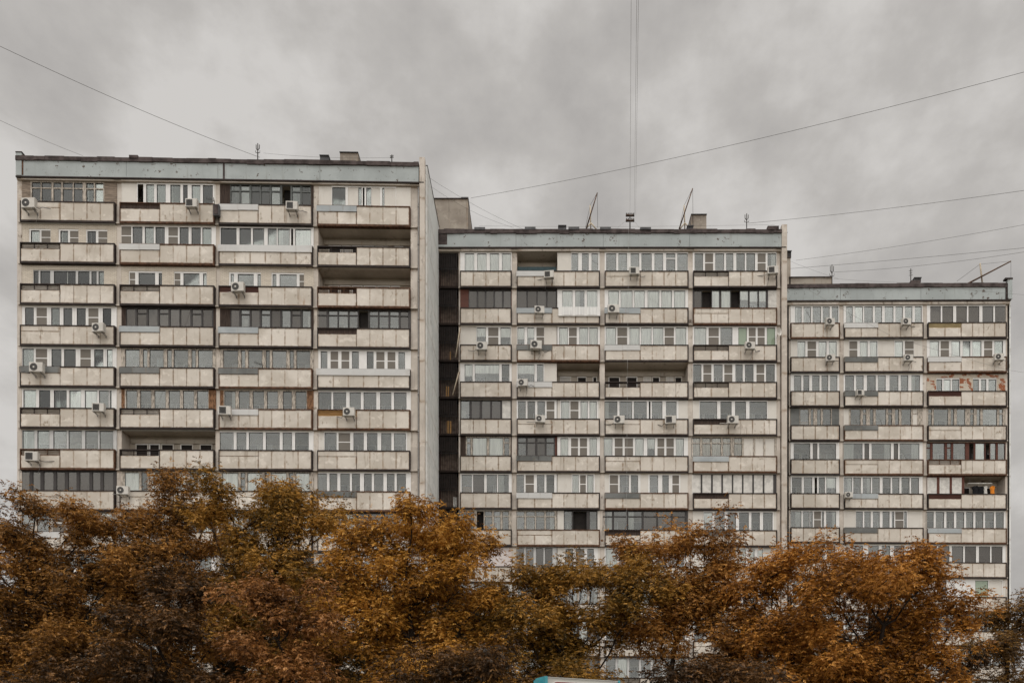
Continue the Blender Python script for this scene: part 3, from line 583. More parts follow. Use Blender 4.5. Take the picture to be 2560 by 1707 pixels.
b_ = MB(); S2.box(b_, 1292, 1391, 655, 690, .55, .60, 'teal_paint'); b_.build('balcony_screen', blk2)
# drain pipe in the recess of the left section
dp = MB(); dp.tube([S1.W(1045.5, v, .10) for v in range(452, 1960, 50)], .05, 'galv', 8)
for i in range(16): dp.tube([S1.W(1045.5, 500+i*95, .10), S1.W(1045.5, 504+i*95, .10)], .065, 'galv', 8)
o = dp.build('drain_pipe', loc=S1.W(1045.5, 1960, .1)); tag(o, 'long rusty drain pipe down the right edge of the left section', 'drain pipe')

# ---- escape stair recesses: dark loggias with vertical bars
def stairwell(S, bld, u0, u1, n, lamps=()):
    gv = PY+EYE/S.k; m_ = MB()
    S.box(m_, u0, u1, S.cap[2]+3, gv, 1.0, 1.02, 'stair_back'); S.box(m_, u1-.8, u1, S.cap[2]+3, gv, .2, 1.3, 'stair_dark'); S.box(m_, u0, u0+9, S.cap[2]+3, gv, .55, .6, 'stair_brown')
    m_.build('stairwell', bld)
    for r in range(n):
        b = S.top(r)+S.H+(-1); v0 = b-S.p
        if b > gv: break
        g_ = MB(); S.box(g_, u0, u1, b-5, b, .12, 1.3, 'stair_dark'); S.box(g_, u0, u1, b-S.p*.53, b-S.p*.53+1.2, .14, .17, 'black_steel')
        x = u0+2
        while x < u1-2: S.box(g_, x, x+1.0, max(v0+4, S.cap[2]+4), b-5, .14, .17, 'black_steel'); x += 4.4
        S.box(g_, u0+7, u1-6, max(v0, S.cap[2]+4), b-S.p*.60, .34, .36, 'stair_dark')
        g_.build('stair_grille', bld)
stairwell(S2, blk2, 1090, 1146, 14); stairwell(S3, blk3, 1920, 1974, 13)
for (px, v0, v1, w_, mm, lab) in ((1122, 872, 897, 3.5, 'orange_wood', 'thin orange board leaning in the dark stairwell, topmost'), (1113, 960, 989, 8, 'orange_wood', 'pair of orange boards standing in the dark stairwell, middle floor'), (1116, 1047, 1080, 12, 'orange_wood', 'wide orange boards standing in the dark stairwell, lower floor'), (1132, 1238, 1263, 9, 'white_cloth', 'two white boards standing in the dark stairwell, bottom')):
    b_ = MB(); S2.box(b_, px, px+w_*.42, v0, v1, .32, .36, mm); S2.box(b_, px+w_*.58, px+w_, v0+1, v1, .32, .36, mm)
    loc = S2.W(px+w_/2, v1, .34); o = b_.build('leaning_board', loc=loc); tag(o, lab, 'board')
for i, (xa, ya, xb, yb) in enumerate(((1150, 820, 1139, 893), (1147, 930, 1132, 987))):
    b_ = MB(); b_.tube([at(xa, ya, 57.4), at(xb, yb, 57.4)], .045, 'cream_pole'); b_.tube([at(xa+2, ya, 57.4), at(xb+1.5, yb, 57.4)], .03, 'rusty_pole')
    o = b_.build('leaning_pole', loc=tuple(at(xb, yb, 57.4))); tag(o, ('upper' if i == 0 else 'lower')+' weathered pole leaning against the dark stairwell edge', 'pole')

# ------------------------------------------------------------------ roof structures (parts of the sections)
def rbox(S, bld, name, u0, u1, v0, v1, d0, d1, m, cap=None, taper=0):
    b_ = MB(); S.box(b_, u0, u1, v0, v1, d0, d1, m)
    if cap: S.box(b_, u0-.8, u1+.8, v0-1.4, v0+.4, d0-.08, d1+.08, cap)
    return b_.build(name, bld)
rbox(S1, blk1, 'vent_shaft', S1.uc(850, 2), S1.uc(895, 2), 311, 372, 2, 4.2, 'tower', 'grey_cap')
rbox(S1, blk1, 'roof_hatch', S1.uc(800, 1), S1.uc(822, 1), 350, 390, 1, 1.8, 'grey_cap', 'grey_cap')
rbox(S1, blk1, 'roof_hatch', 325, 347, 389, 396, -.14, .5, 'felt'); rbox(S1, blk1, 'roof_hatch', 686, 700, 385, 396, .2, .8, 'felt')
rbox(S1, blk1, 'roof_hatch', 1018, 1045, 385, 397, .3, 1, 'felt')
rbox(S2, blk2, 'machine_room', 1084, S2.uc(1170, .4), 488, 577, .4, 3.6, 'tower', 'felt'); rbox(S2, blk2, 'vent_shaft', S2.uc(1153, .5), S2.uc(1171, .5), 480, 489, .5, 1.6, 'grey_cap')
for u in (1186, 1312, 1421, 1500, 1600): rbox(S2, blk2, 'roof_hatch', u, u+27, 570.5+rng.random(), 577, -.14, .5, 'grey_cap')
rbox(S2, blk2, 'roof_hatch', 1396, 1415, 568, 577, -.1, .5, 'grey_cap', 'grey_cap'); rbox(S2, blk2, 'roof_hatch', 1918, 1946, 568, 577, -.13, .5, 'felt')
rbox(S2, blk2, 'vent_shaft', S2.uc(1728, 1.2), S2.uc(1766, 1.2), 509, 570, 1.2, 2.6, 'tower', 'grey_cap'); rbox(S2, blk2, 'roof_hatch', 1722, 1737, 552, 577, .6, 1.1, 'grey_cap', 'grey_cap')
rbox(S3, blk3, 'machine_room', 1900, S3.uc(1976.5, .5), 634, 712, .5, 3.5, 'tower', 'felt'); rbox(S3, blk3, 'vent_shaft', S3.uc(1967, .5), S3.uc(1978, .5), 618, 633, .5, 1.2, 'black_steel', 'grey_cap')
rbox(S3, blk3, 'roof_wall', 1978, S3.uc(2080, .4), 684, 712, .5, 1.2, 'tower', 'felt')
rbox(S3, blk3, 'roof_hatch', 2276, 2300, 704, 713, -.1, .5, 'felt'); rbox(S3, blk3, 'roof_hatch', 2287, 2304, 695, 704, .1, .6, 'grey_cap', 'grey_cap')
rbox(S2, blk2, 'peeled_patch', 1092, 1118, 586, 612, -.030, -.021, 'felt'); rbox(S1, blk1, 'peeled_patch', 557.5, 562.5, 403, 442, -.035, -.021, 'felt')

# ------------------------------------------------------------------ air conditioners
def ac_mesh(kind):
    b_ = MB(); w2, h2, dp_ = .41, .29, .15
    # bevelled casing
    c = .02; b_.box(-w2, w2, -dp_+c, dp_, -h2, h2, 'ac_white', .3); b_.box(-w2+c, w2-c, -dp_, -dp_+c, -h2+c, h2-c, 'ac_white', .3); b_.box(-w2-.004, w2+.004, -dp_+c, dp_, h2, h2+.012, 'ac_white', .3)
    body = b_.build('casing', mesh_only=True)
    g_ = MB(); fx = -.12
    if kind == 'round':
        g_.disc((fx, 0), 0, .225, -dp_-.004, 'ac_dark', 24, .004)
        for r_ in (.225, .18, .135, .09): g_.disc((fx, 0), r_-.012, r_+.004, -dp_-.016, 'ac_grille', 24, .01)
        g_.disc((fx, 0), 0, .055, -dp_-.02, 'ac_white', 16, .012)
    else:
        g_.box(fx-.22, fx+.22, -dp_-.006, -dp_, -.22, .22, 'ac_dark')
        for i in range(8): g_.box(fx-.22, fx+.22, -dp_-.014, -dp_-.007, -.2+i*.055, -.19+i*.055, 'ac_grille')
        g_.disc((fx, 0), .19, .205, -dp_-.018, 'ac_grille', 24, .005)
    fan = g_.build('fan_grille', mesh_only=True)
    k_ = MB()
    for sx in (-.27, .27):
        k_.box(sx-.02, sx+.02, -dp_-.03, dp_+.25, -h2-.045, -h2-.005, 'galv'); k_.box(sx-.02, sx+.02, dp_+.2, dp_+.245, -h2-.16, -h2-.045, 'galv')
        k_.tube([(sx, -dp_+.02, -h2-.04), (sx, dp_+.22, -h2-.15)], .011, 'galv', 5)
    br = k_.build('bracket', mesh_only=True)
    return body, fan, br
ACM = {'round': ac_mesh('round'), 'square': ac_mesh('square')}
ordn = ['first', 'second', 'third', 'fourth', 'fifth', 'sixth', 'seventh', 'eighth', 'ninth']
ACS = [(S1, 'left', 4, [(67, 469, 'round', 1, 1, 1.2), (441, 469, 'square', 1, 2, 1), (671, 475, 'square', 1, 3, 1), (547, 661, 'round', 3, 3, 1.1), (227, 754, 'round', 4, 1, 1.05), (85, 845, 'round', 5, 1, 1.15), (227, 937, 'square', 6, 1, 1.0), (517, 944, 'square', 6, 3, 1.05), (802, 947, 'round', 6, 4, 1.0), (74, 1049, 'square', 7, 1, 1.1), (283, 1127, 'round', 8, 2, 1.0)]),
 (S2, 'middle', 4, [(1261, 632, 'square', 1, 2, .95), (1457, 624, 'square', 1, 3, .95), (1775, 622, 'square', 1, 4, 1.0), (1239, 713, 'round', 2, 2, .95), (1409, 711, 'round', 2, 3, 1.1), (1107, 796, 'round', 3, 1, 1.05), (1231, 793, 'round', 3, 2, 1.1), (1722, 795, 'round', 3, 4, .95), (1201, 880, 'round', 4, 2, .95), (1241, 963, 'round', 5, 2, .95), (1422, 965, 'round', 5, 3, 1.05), (1540, 965, 'square', 5, 3, 1.05), (1683, 965, 'round', 5, 4, 1.05)]),
 (S3, 'right', 3, [(1906, 740, 'round', 1, 1, .95), (2081, 740, 'round', 1, 2, .95), (1907, 823, 'round', 2, 1, .95), (2086, 823, 'round', 2, 2, .92), (2294, 821, 'round', 2, 3, .95), (1975, 903, 'square', 3, 2, .8), (1949, 1137, 'round', 6, 2, .8)])]
for S, sn, nc, lst in ACS:
    for dx, dy, kd, row, col_, s_ in lst:
        px, py = dx*1.0884, dy*1.0884; loc = at(px, py, S.D-.42)
        extra = ''
        if (sn, row, col_) == ('middle', 5, 3): extra = ', left one' if kd == 'round' else ', right one'
        lab = 'white air conditioner, %s fan, %s section, %s balcony row from roof, column %s%s' % (kd, sn, ordn[row-1], ['one', 'two', 'three', 'four'][col_-1], extra)
        s_ *= .95; t = thing('air_conditioner', lab, 'air conditioner', loc, 'air conditioners hung on the balcony fronts'); t.scale = (s_, 1, s_)
        t.rotation_euler = (0, R(rng.uniform(-1.2, 1.2)), R(rng.uniform(-7, 7)))
        if rng.random() < .6:
            hb = MB(); sg = rng.choice((-1, 1, 1)); q = rng.uniform(.25, .6)
            hb.tube([(.38*sg, .05, -.15), (.52*sg, .12, -.22), (.62*sg, .30, -.10+rng.uniform(-.2, .1)), ((.62+q)*sg, .33, -.12)], .022, rng.choice(('white_board', 'galv', 'wire')), 6)
            if rng.random() < .5: hb.tube([(.30*sg, .1, -.28), (.30*sg+.05, .30, -.45), (.28*sg-.1, .34, -.95)], .011, 'galv', 5)
            ho = hb.build('hose', loc=(0, 0, 0)); ho.parent = t
        for nm, me in zip(('casing', 'fan_grille', 'bracket'), ACM[kd]):
            o = bpy.data.objects.new(nm, me); sc.collection.objects.link(o); o.parent = t

# ------------------------------------------------------------------ aerials, davits, masts on the roofs
def P2(dx, dy, Y): return at(dx*1.0884, dy*1.0884, Y)
def aerial(dx, y0, y1, Y, lab, kind):
    b_ = MB(); b_.tube([P2(dx, y1, Y), P2(dx, y0, Y)], .035, 'wire', 6); h = y1-y0
    if kind == 'fork':
        for s in (-1, 1):
            b_.tube([P2(dx, y0+h*.45, Y), P2(dx+s*3.5, y0+h*.33, Y), P2(dx+s*3.8, y0+h*.08, Y)], .03, 'wire', 5)
            b_.tube([P2(dx, y0+h*.62, Y), P2(dx+s*5, y0+h*.56, Y), P2(dx+s*5, y0+h*.45, Y)], .02, 'wire', 5)
    elif kind == 'cross':
        for q, l_ in ((.15, 4), (.3, 3), (.45, 4)): b_.tube([P2(dx-l_, y0+h*q, Y-.2), P2(dx+l_, y0+h*q-1, Y+.2)], .02, 'wire', 5)
    o = b_.build('aerial', loc=tuple(P2(dx, y1, Y))); tag(o, lab, 'aerial', 'aerials on the roofs')
aerial(592, 330, 366, 53, 'forked dark aerial on the roof of the left section', 'fork')
aerial(900, 356, 372, 53, 'short aerial near the right end of the left roof', 'cross')
aerial(1715, 491, 524, 58.5, 'forked dark aerial near the right end of the middle roof', 'fork')
aerial(1911, 608, 652, 63, 'branching dark aerial beside the low wall on the right roof', 'fork')
aerial(2092, 617, 652, 63.5, 'thin aerial in the middle of the right roof', 'cross')
aerial(1105, 450, 462, 59, 'tiny aerial on the machine room of the middle section', 'plain') if False else None
# insulator mast
b_ = MB(); Y = 58.2; b_.tube([P2(1447, 526, Y), P2(1447, 490, Y)], .05, 'wire', 6)
for yy in (495, 507):
    b_.tube([P2(1439, yy-1.5, Y-.3), P2(1456, yy+1.5, Y+.3)], .05, 'rusty_pole', 5); b_.tube([P2(1440, yy+2, Y+.3), P2(1454, yy-1, Y-.3)], .04, 'rusty_pole', 5)
    for i in range(5): x = 1439+i*4.1; b_.tube([P2(x, yy+2, Y), P2(x, yy-5, Y)], [.07, .05], 'wire', 6)
o = b_.build('insulator_mast', loc=tuple(P2(1447, 526, Y))); tag(o, 'short mast with two crossarms of insulators on the middle roof', 'mast')
for nm, tx, ty, bx, by, px_, lab in (('a', 1372, 443, 1346, 527, 1357, 'rusty slanted rooftop pole with wooden tripod, left of the insulator mast'), ('b', 1591, 433, 1560, 526, 1573, 'rusty slanted rooftop pole with cream tripod beside the concrete vent')):
    b_ = MB(); Y = 58.6; b_.tube([P2(bx, by, Y), P2(tx, ty, Y-.8)], [.055, .04], 'rusty_pole', 6)
    b_.tube([P2(px_, 526, Y+.2), P2(px_-1.5, 472, Y+.2)], .05, 'cream_pole', 6)
    b_.tube([P2(px_, 512, Y+.2), P2(px_-11, 526, Y)], .05, 'cream_pole', 6); b_.tube([P2(px_, 512, Y+.2), P2(px_+13, 527, Y)], .05, 'cream_pole', 6)
    b_.tube([P2(tx, ty, Y-.8), P2(px_-1.5, 472, Y+.2)], .012, 'wire', 4); b_.tube([P2(tx, ty, Y-.8), P2(tx+1, 524, Y)], .012, 'wire', 4); b_.tube([P2(px_-1.5, 472, Y+.2), P2(px_-12, 522, Y)], .012, 'wire', 4)
    o = b_.build('davit_pole', loc=tuple(P2(bx, by, Y))); tag(o, lab, 'davit')
b_ = MB(); Y = 63.2; b_.tube([P2(2222, 652, Y), P2(2322, 600, Y-.5)], [.07, .05], 'rusty_pole', 6); b_.tube([P2(2256, 648, Y), P2(2251, 605, Y)], .06, 'cream_pole', 6)
b_.tube([P2(2322, 600, Y-.5), P2(2322, 646, Y)], .012, 'wire', 4); b_.tube([P2(2251, 607, Y), P2(2198, 646, Y)], .012, 'wire', 4); b_.tube([P2(2251, 607, Y), P2(2322, 600, Y-.5)], .010, 'wire', 4)
o = b_.build('davit_pole', loc=tuple(P2(2222, 652, Y))); tag(o, 'long slanted rooftop pole crossing a short post at far right', 'davit')
# tv aerials fixed on the facade
def yagi(dx, dy, Y, lab):
    b_ = MB(); b_.tube([P2(dx+3, dy+12, Y), P2(dx, dy-6, Y)], .025, 'wire', 5); b_.tube([P2(dx-17, dy-5, Y-.2), P2(dx+4, dy+3, Y)], .016, 'wire', 5)
    for i in range(6): b_.tube([P2(dx-15+i*3.4, dy-8+i*1.3, Y-.1), P2(dx-15.5+i*3.4, dy-1+i*1.3, Y-.1)], .012, 'wire', 4)
    o = b_.build('tv_aerial', loc=tuple(P2(dx+3, dy+12, Y))); tag(o, lab, 'aerial', 'television aerials on the balconies')
yagi(490, 460, 51.5, 'small television aerial sticking out between top balconies of the left section'); yagi(601, 836, 51.6, 'television aerial over the fifth balcony row of the left section')
# meter box
b_ = MB(); b_.box(*(lambda a, b: (a.x, b.x, a.y, a.y+.25, b.z, a.z))(P2(489, 469, 51.7), P2(503, 494, 51.7)), 'grey_cap'); b_.box(*(lambda a, b: (a.x, b.x, a.y-.02, a.y, b.z, a.z))(P2(490.5, 471, 51.7), P2(501.5, 492, 51.7)), 'felt')
o = b_.build('metal_box', loc=tuple(P2(496, 494, 51.7))); tag(o, 'dark metal box between the second and third top balconies', 'box')
# satellite dish
b_ = MB(); c = P2(1883/4.2/1.0884+1500/1.0884, (800+120/4.2)/1.0884, 57.2); k_ = b_.mat('ac_white'); n = 20; base = len(b_.v)
for rr_, dep in ((0.001, .10), (.16, .075), (.30, .0)):
    for j in range(n): q = 2*math.pi*j/n; b_.v.append((c.x+rr_*math.cos(q)*.7-dep*.4, c.y+dep+.25*rr_*math.cos(q), c.z+rr_*math.sin(q)))
for i in range(2):
    for j in range(n): b_.f.append((base+i*n+j, base+i*n+(j+1) % n, base+(i+1)*n+(j+1) % n, base+(i+1)*n+j)); b_.uv += [(.5, .5)]*4; b_.mi.append(k_); b_.rn.append(.5); b_.smooth.append(True)
b_.tube([(c.x, c.y+.1, c.z), (c.x, c.y+.7, c.z-.1)], .02, 'galv'); b_.tube([(c.x, c.y+.05, c.z-.26), (c.x-.1, c.y-.3, c.z-.05)], .012, 'galv')
o = b_.build('satellite_dish', loc=tuple(c)); tag(o, 'small white satellite dish at the right edge of the middle section', 'satellite dish')

# a few stored things seen behind the glass
for (S, xa, xb, ya, yb, m, lab) in ((S1, 317, 340, 806, 815, 'white_cloth', 'white bundle behind dark-framed glazing, left section, fourth row, column two, left end'),
    (S1, 519, 532, 806, 815, 'white_cloth', 'white bag behind dark-framed glazing, left section, fourth row, column two, right end'),
    (S1, 580, 598, 797, 818, 'white_board', 'pale carton behind dark-framed glazing, left section, fourth row, third column'),
    (S1, 603, 619, 798, 818, 'white_cloth', 'white papers stack behind dark-framed glazing, left section, fourth row, third column'),
    (S1, 770, 777, 790, 818, 'white_board', 'upright white plank behind glazing, left section, fourth row, third column right end'),
    (S2, 1153, 1165, 1027, 1047, 'white_cloth', 'white carton in the leftmost pane, middle section, fifth balcony row'),
    (S2, 1513, 1522, 1024, 1033, 'white_cloth', 'small white box behind glass above the fifth-row balcony, middle section, column three'),
    (S1, 392, 408, 895, 912, 'metal_sheet', 'pale blue sheet behind weathered glazing, left section, fifth row, column two'),
    (S2, 1157, 1178, 1216, 1228, 'orange_cloth' if False else 'tan_box', 'tan box behind white glazing, middle section, seventh row, first column'),
    (S3, 1997, 2020, 1053, 1060, 'tan_box', 'tan box low behind patched glazing, right section, fourth row, first column'),
    (S2, 1507, 1531, 1310, 1328, 'tan_box', 'tan cabinet behind dark glazing, middle section, eighth row, column three')):
    b_ = MB(); d_ = .42; u0_, u1_ = S.uc(xa, d_), S.uc(xb, d_); v_ = lambda y: PY-(PY-y)*(S.D+d_)/S.D
    p0, p1 = at(xa, yb+14, S.D+d_), at(xb, ya, S.D+d_); w_ = p1.x-p0.x
    b_.box(p0.x, p1.x, p0.y, p0.y+.25, p0.z, p1.z-.03, m); b_.box(p0.x+.01, p1.x-.01, p0.y+.01, p0.y+.24, p1.z-.028, p1.z, m)
    o = b_.build('stored_box', loc=tuple(p0)); tag(o, lab, 'box')

# ------------------------------------------------------------------ laundry on the open balcony of the right section
def garment(px, py, w_, h_, m, lab):
    Y = S3.D+.35; c = at(px, py, Y); b_ = MB(); kx = Y/F_PX; W2, H = w_*kx/2, h_*kx; n = 8
    prof = [(0, .28), (.04, .62), (.12, 1.0), (.30, .98), (.34, .72), (1, .76)]
    rows = []
    for t_, s_ in prof:
        row = []
        for i in range(n+1):
            q = -1+2*i/n; row.append((c.x+q*W2*s_, c.y+.05*math.sin(i*1.7+t_*3), c.z-t_*H))
        rows.append(row)
    k2 = b_.mat(m)
    for off_ in (0, .05):
        base = len(b_.v)
        for r_ in rows: b_.v += [(x, y+off_, z) for x, y, z in r_]
        for i in range(len(rows)-1):
            for j in range(n): 
                b_.f.append((base+i*(n+1)+j, base+i*(n+1)+j+1, base+(i+1)*(n+1)+j+1, base+(i+1)*(n+1)+j)); b_.uv += [(.5, .5)]*4; b_.mi.append(k2); b_.rn.append(.5); b_.smooth.append(True)
    o = b_.build('shirt', loc=tuple(c)); tag(o, lab, 'clothes', 'clothes drying on the open balcony')
garment(2440, 1214, 20, 24, 'black_cloth', 'wide black garment hung left on the open right balcony'); garment(2453, 1215, 17, 22, 'black_cloth', 'narrower black garment beside the white one on the right balcony')
garment(2464.5, 1214, 10, 22, 'white_cloth', 'white garment between the black and orange ones'); garment(2482, 1214, 13, 26, 'orange_cloth', 'bright orange garment drying on the open right balcony')
b_ = MB(); Y = S3.D+.33; b_.tube([at(2419, 1208, Y), at(2480, 1208, Y)], .055, 'white_cloth', 8)
for q in (2424, 2475): b_.tube([at(q, 1208, Y), at(q, 1196, Y)], .012, 'galv', 4)
b_.tube([at(2419, 1213, Y), at(2495, 1213, Y)], .008, 'wire', 4)
o = b_.build('drying_rail', loc=tuple(at(2450, 1208, Y))); tag(o, 'white ceiling drying rail above the hung clothes on the right balcony', 'drying rail')

# ------------------------------------------------------------------ cables
def cable(name, pts, r_, lab, sag=0, m='wire', group=None):
    P = []; pts = list(pts)
    def off(p):                      # cables that leave the view run on to whatever holds them further away
        q = (p.x*F_PX/p.y+PX, PY-(p.z-EYE)*F_PX/p.y); return q[0] < 0 or q[0] > 2560 or q[1] < 0
    if off(pts[0]): d_ = pts[0]-pts[1]; ext = pts[0]+d_*1.6; ext.z = min(ext.z, 70); P = [ext]
    if off(pts[-1]): d_ = pts[-1]-pts[-2]; ext2 = pts[-1]+d_*1.6
    else: ext2 = None
    for i in range(len(pts)-1):
        a_, b2 = pts[i], pts[i+1]
        for j in range(14): t_ = j/14; p = a_.lerp(b2, t_); p.z -= sag*4*t_*(1-t_); P.append(p)
    P.append(pts[-1])
    if ext2: P.append(ext2)
    mb_ = MB(); mb_.tube(P, r_, m, 5, False); o = mb_.build(name, loc=tuple(pts[0])); tag(o, lab, 'cable', group); return o
cable('cable', [P2(-60, 78, 40), P2(597, 362, 53)], 0.0109, 'cable from the top left corner down to the left roof aerial', .25)
cable('cable', [P2(-60, 248, 42), P2(190, 358, 54)], 0.0086, 'lower cable at far left running down to the left roof', .1)
cable('cable', [P2(1082, 455, 59), P2(2420, 148, 40)], 0.0101, 'long cable rising rightward from the middle machine room to upper right', .45)
cable('cable', [P2(1718, 513, 58.5), P2(2420, 428, 45)], 0.0101, 'cable from the middle roof aerial out to the right edge', .15)
cable('cable', [P2(1828, 598, 62), P2(2420, 504, 48)], 0.0086, 'cable rising right above the right roof, upper one', .15)
cable('cable', [P2(1816, 617, 62), P2(2420, 563, 50)], 0.0101, 'second of the cables fanning out above the right roof', .05)
cable('cable', [P2(1915, 625, 63), P2(2420, 568, 50)], 0.0094, 'third of the cables fanning out, starting at the branching aerial', .25)
cable('cable', [P2(1915, 640, 63), P2(2160, 650, 63.4)], 0.0070, 'low thin cable along the right roof edge', .1, 'wire_light')
cable('cable', [P2(1815, 600, 62.5), P2(1925, 640, 62.8)], 0.0055, 'short cable dropping onto the low wall of the right roof', .05)
cable('cable', [P2(1838, 655, 61.8), P2(2050, 773, 61.8), P2(2312, 849, 61.8), P2(2420, 862, 60)], 0.0078, 'sagging cable crossing the front of the right section', .05, 'wire_light')
cable('cable', [P2(2100, 650, 61.8), P2(2420, 682, 60)], 0.0070, 'faint cable crossing the teal band of the right section', .1, 'wire_light')
cable('cable', [P2(1447, 494, 58.2), P2(1450, -40, 24)], 0.0055, 'left one of the vertical cables rising from the insulator mast', .0, 'wire_light')
cable('cable', [P2(1457, 494, 58.2), P2(1463, -40, 24)], 0.0055, 'middle one of the vertical cables rising from the insulator mast', .0, 'wire_light')
cable('cable', [P2(1460, 494, 58.2), P2(1467, -40, 24)], 0.0055, 'right one of the vertical cables rising from the insulator mast', .0, 'wire_light')
cable('cable', [P2(985, 408, 56), P2(1205, 528, 58.6)], 0.0070, 'upper thin cable behind the left gable down to the middle roof', .2)
cable('cable', [P2(985, 425, 56), P2(1180, 523, 58.6)], 0.0062, 'lower thin cable behind the left gable down to the middle roof', .35)
cable('cable', [P2(605, 352, 53), P2(900, 362, 53)], 0.0055, 'thin cable strung between the two aerials of the left roof', .15)
cable('cable', [P2(1100, 519, 58.2), P2(1780, 516, 58.2)], 0.0055, 'thin rail cable along the middle roof edge', .1)
cable('cable', [P2(1447, 500, 58.2), P2(1418, 523, 58.2)], 0.0047, 'guy wire left of the insulator mast', 0, 'wire_light')
cable('cable', [P2(1450, 500, 58.2), P2(1470, 525, 58.2)], 0.0047, 'guy wire right of the insulator mast', 0, 'wire_light')
cable('cable', [P2(1444, 525, 57.4), P2(1441, 880, 57.4), P2(1439, 1215, 57.4)], 0.0062, 'pale cable hanging down the front of the middle section', 0, 'alu')

# ------------------------------------------------------------------ advertising light box at the bottom edge
Y = 12.0; aL, aR = at(1368, 1692.5, Y), at(1545, 1702, Y+.55)
ex = Vector((aR.x-aL.x, aR.y-aL.y, 0)); Wd = ex.length; ang = math.atan2(ex.y, ex.x)
t = thing('advertising_stand', 'cream advertising stand with turquoise corners showing at the bottom edge', 'advertising stand', (aL.x, aL.y, 0)); t.rotation_euler = (0, 0, ang)
def local(name, fn, par=t):
    b_ = MB(); fn(b_); o = b_.build(name, loc=(0, 0, 0)); o.parent = par; return o
top = aL.z
local('cabinet', lambda b: (b.box(.0, Wd, 0, .34, top-1.95, top-.0, 'sign_cream'), b.box(-.01, Wd+.01, -.01, .35, top, top+.012, 'sign_cream')))
local('corner_post', lambda b: (b.box(-.045, .0, -.02, .36, top-1.97, top+.02, 'turquoise'), b.box(-.10, -.045, .10, .30, top-1.9, top-.02, 'turquoise')))
local('corner_post', lambda b: b.box(Wd, Wd+.03, -.02, .36, top-1.97, top+.02, 'turquoise'))
def rrect(b, x0, x1, z0, z1, r_, y, m):
    pts = []
    for cx_, cz, a0 in ((x1-r_, z1-r_, 0), (x0+r_, z1-r_, 90), (x0+r_, z0+r_, 180), (x1-r_, z0+r_, 270)):
        for i in range(7): q = R(a0+i*15); pts.append((cx_+r_*math.cos(q), y, cz+r_*math.sin(q)))
    b.poly(pts[::-1], m); pts2 = [(x, y+.01, z) for x, _, z in pts]; b.poly(pts2, m)
    for i in range(len(pts)): j = (i+1) % len(pts); b.poly([pts[i], pts[j], pts2[j], pts2[i]], m)
local('poster', lambda b: (rrect(b, .07, Wd-.06, top-1.85, top-.045, .10, -.012, 'sign_white'), rrect(b, .085, Wd-.075, top-1.83, top-.06, .09, -.016, 'sign_red'), rrect(b, .115, Wd-.10, top-1.80, top-.085, .07, -.020, 'sign_pink')))
local('post', lambda b: (b.box(Wd/2-.12, Wd/2+.12, .08, .26, 0, top-1.95, 'turquoise'), b.box(Wd/2-.35, Wd/2+.35, -.02, .36, 0, .08, 'kerb')))

# ------------------------------------------------------------------ trees
def leaf_mat(name, cols):
    t = NT(name); rnd = t.attr('rnd'); rp_ = t.n('ShaderNodeValToRGB'); t.l(rnd, rp_.inputs[0]); el = rp_.color_ramp.elements
    el[0].position = 0; el[0].color = (*cols[0], 1); el[1].position = 1; el[1].color = (*cols[-1], 1)
    for i, c in enumerate(cols[1:-1]): x = el.new((i+1)/(len(cols)-1)); x.color = (*c, 1)
    d_ = t.n('ShaderNodeBsdfDiffuse'); tr = t.n('ShaderNodeBsdfTranslucent'); g = t.n('ShaderNodeBsdfGlossy'); g.inputs['Roughness'].default_value = .5; g.inputs[0].default_value = (.6, .6, .6, 1)
    t.l(rp_.outputs[0], d_.inputs[0]); t.l(rp_.outputs[0], tr.inputs[0])
    m1 = t.n('ShaderNodeMixShader'); m1.inputs[0].default_value = .26; t.l(d_.outputs[0], m1.inputs[1]); t.l(tr.outputs[0], m1.inputs[2])
    m2 = t.n('ShaderNodeMixShader'); m2.inputs[0].default_value = .035; t.l(m1.outputs[0], m2.inputs[1]); t.l(g.outputs[0], m2.inputs[2]); t.l(m2.outputs[0], t.out.inputs[0]); MAT[name] = t.m
leaf_mat('leaf_rust', [(.09, .038, .009), (.27, .118, .022), (.43, .195, .038), (.62, .33, .09)])
leaf_mat('leaf_pink', [(.07, .030, .010), (.21, .088, .021), (.36, .155, .042), (.56, .28, .10)])
leaf_mat('leaf_low_shaded', [(.020, .012, .005), (.055, .028, .009), (.12, .056, .016), (.30, .15, .05)])  # brown leaves darkened further, so the low crowns carry shade in their colour
leaf_mat('leaf_back_shaded', [(.018, .013, .006), (.04, .028, .009), (.075, .048, .013), (.14, .08, .025)])  # near-black leaves for the back trees, crown-depth shade put into the colour
leaf_mat('leaf_brown', [(.045, .022, .008), (.18, .085, .018), (.35, .160, .032), (.56, .29, .075)])
leaf_mat('leaf_olive', [(.06, .038, .008), (.21, .113, .017), (.38, .190, .028), (.60, .32, .07)])
leaf_mat('leaf_gold', [(.12, .054, .009), (.35, .160, .021), (.55, .265, .038), (.78, .44, .10)])
leaf_mat('leaf_orange', [(.10, .040, .008), (.31, .126, .018), (.48, .208, .032), (.68, .34, .08)])
leaf_mat('leaf_green', [(.035, .022, .010), (.12, .062, .018), (.24, .125, .028), (.40, .22, .055)])

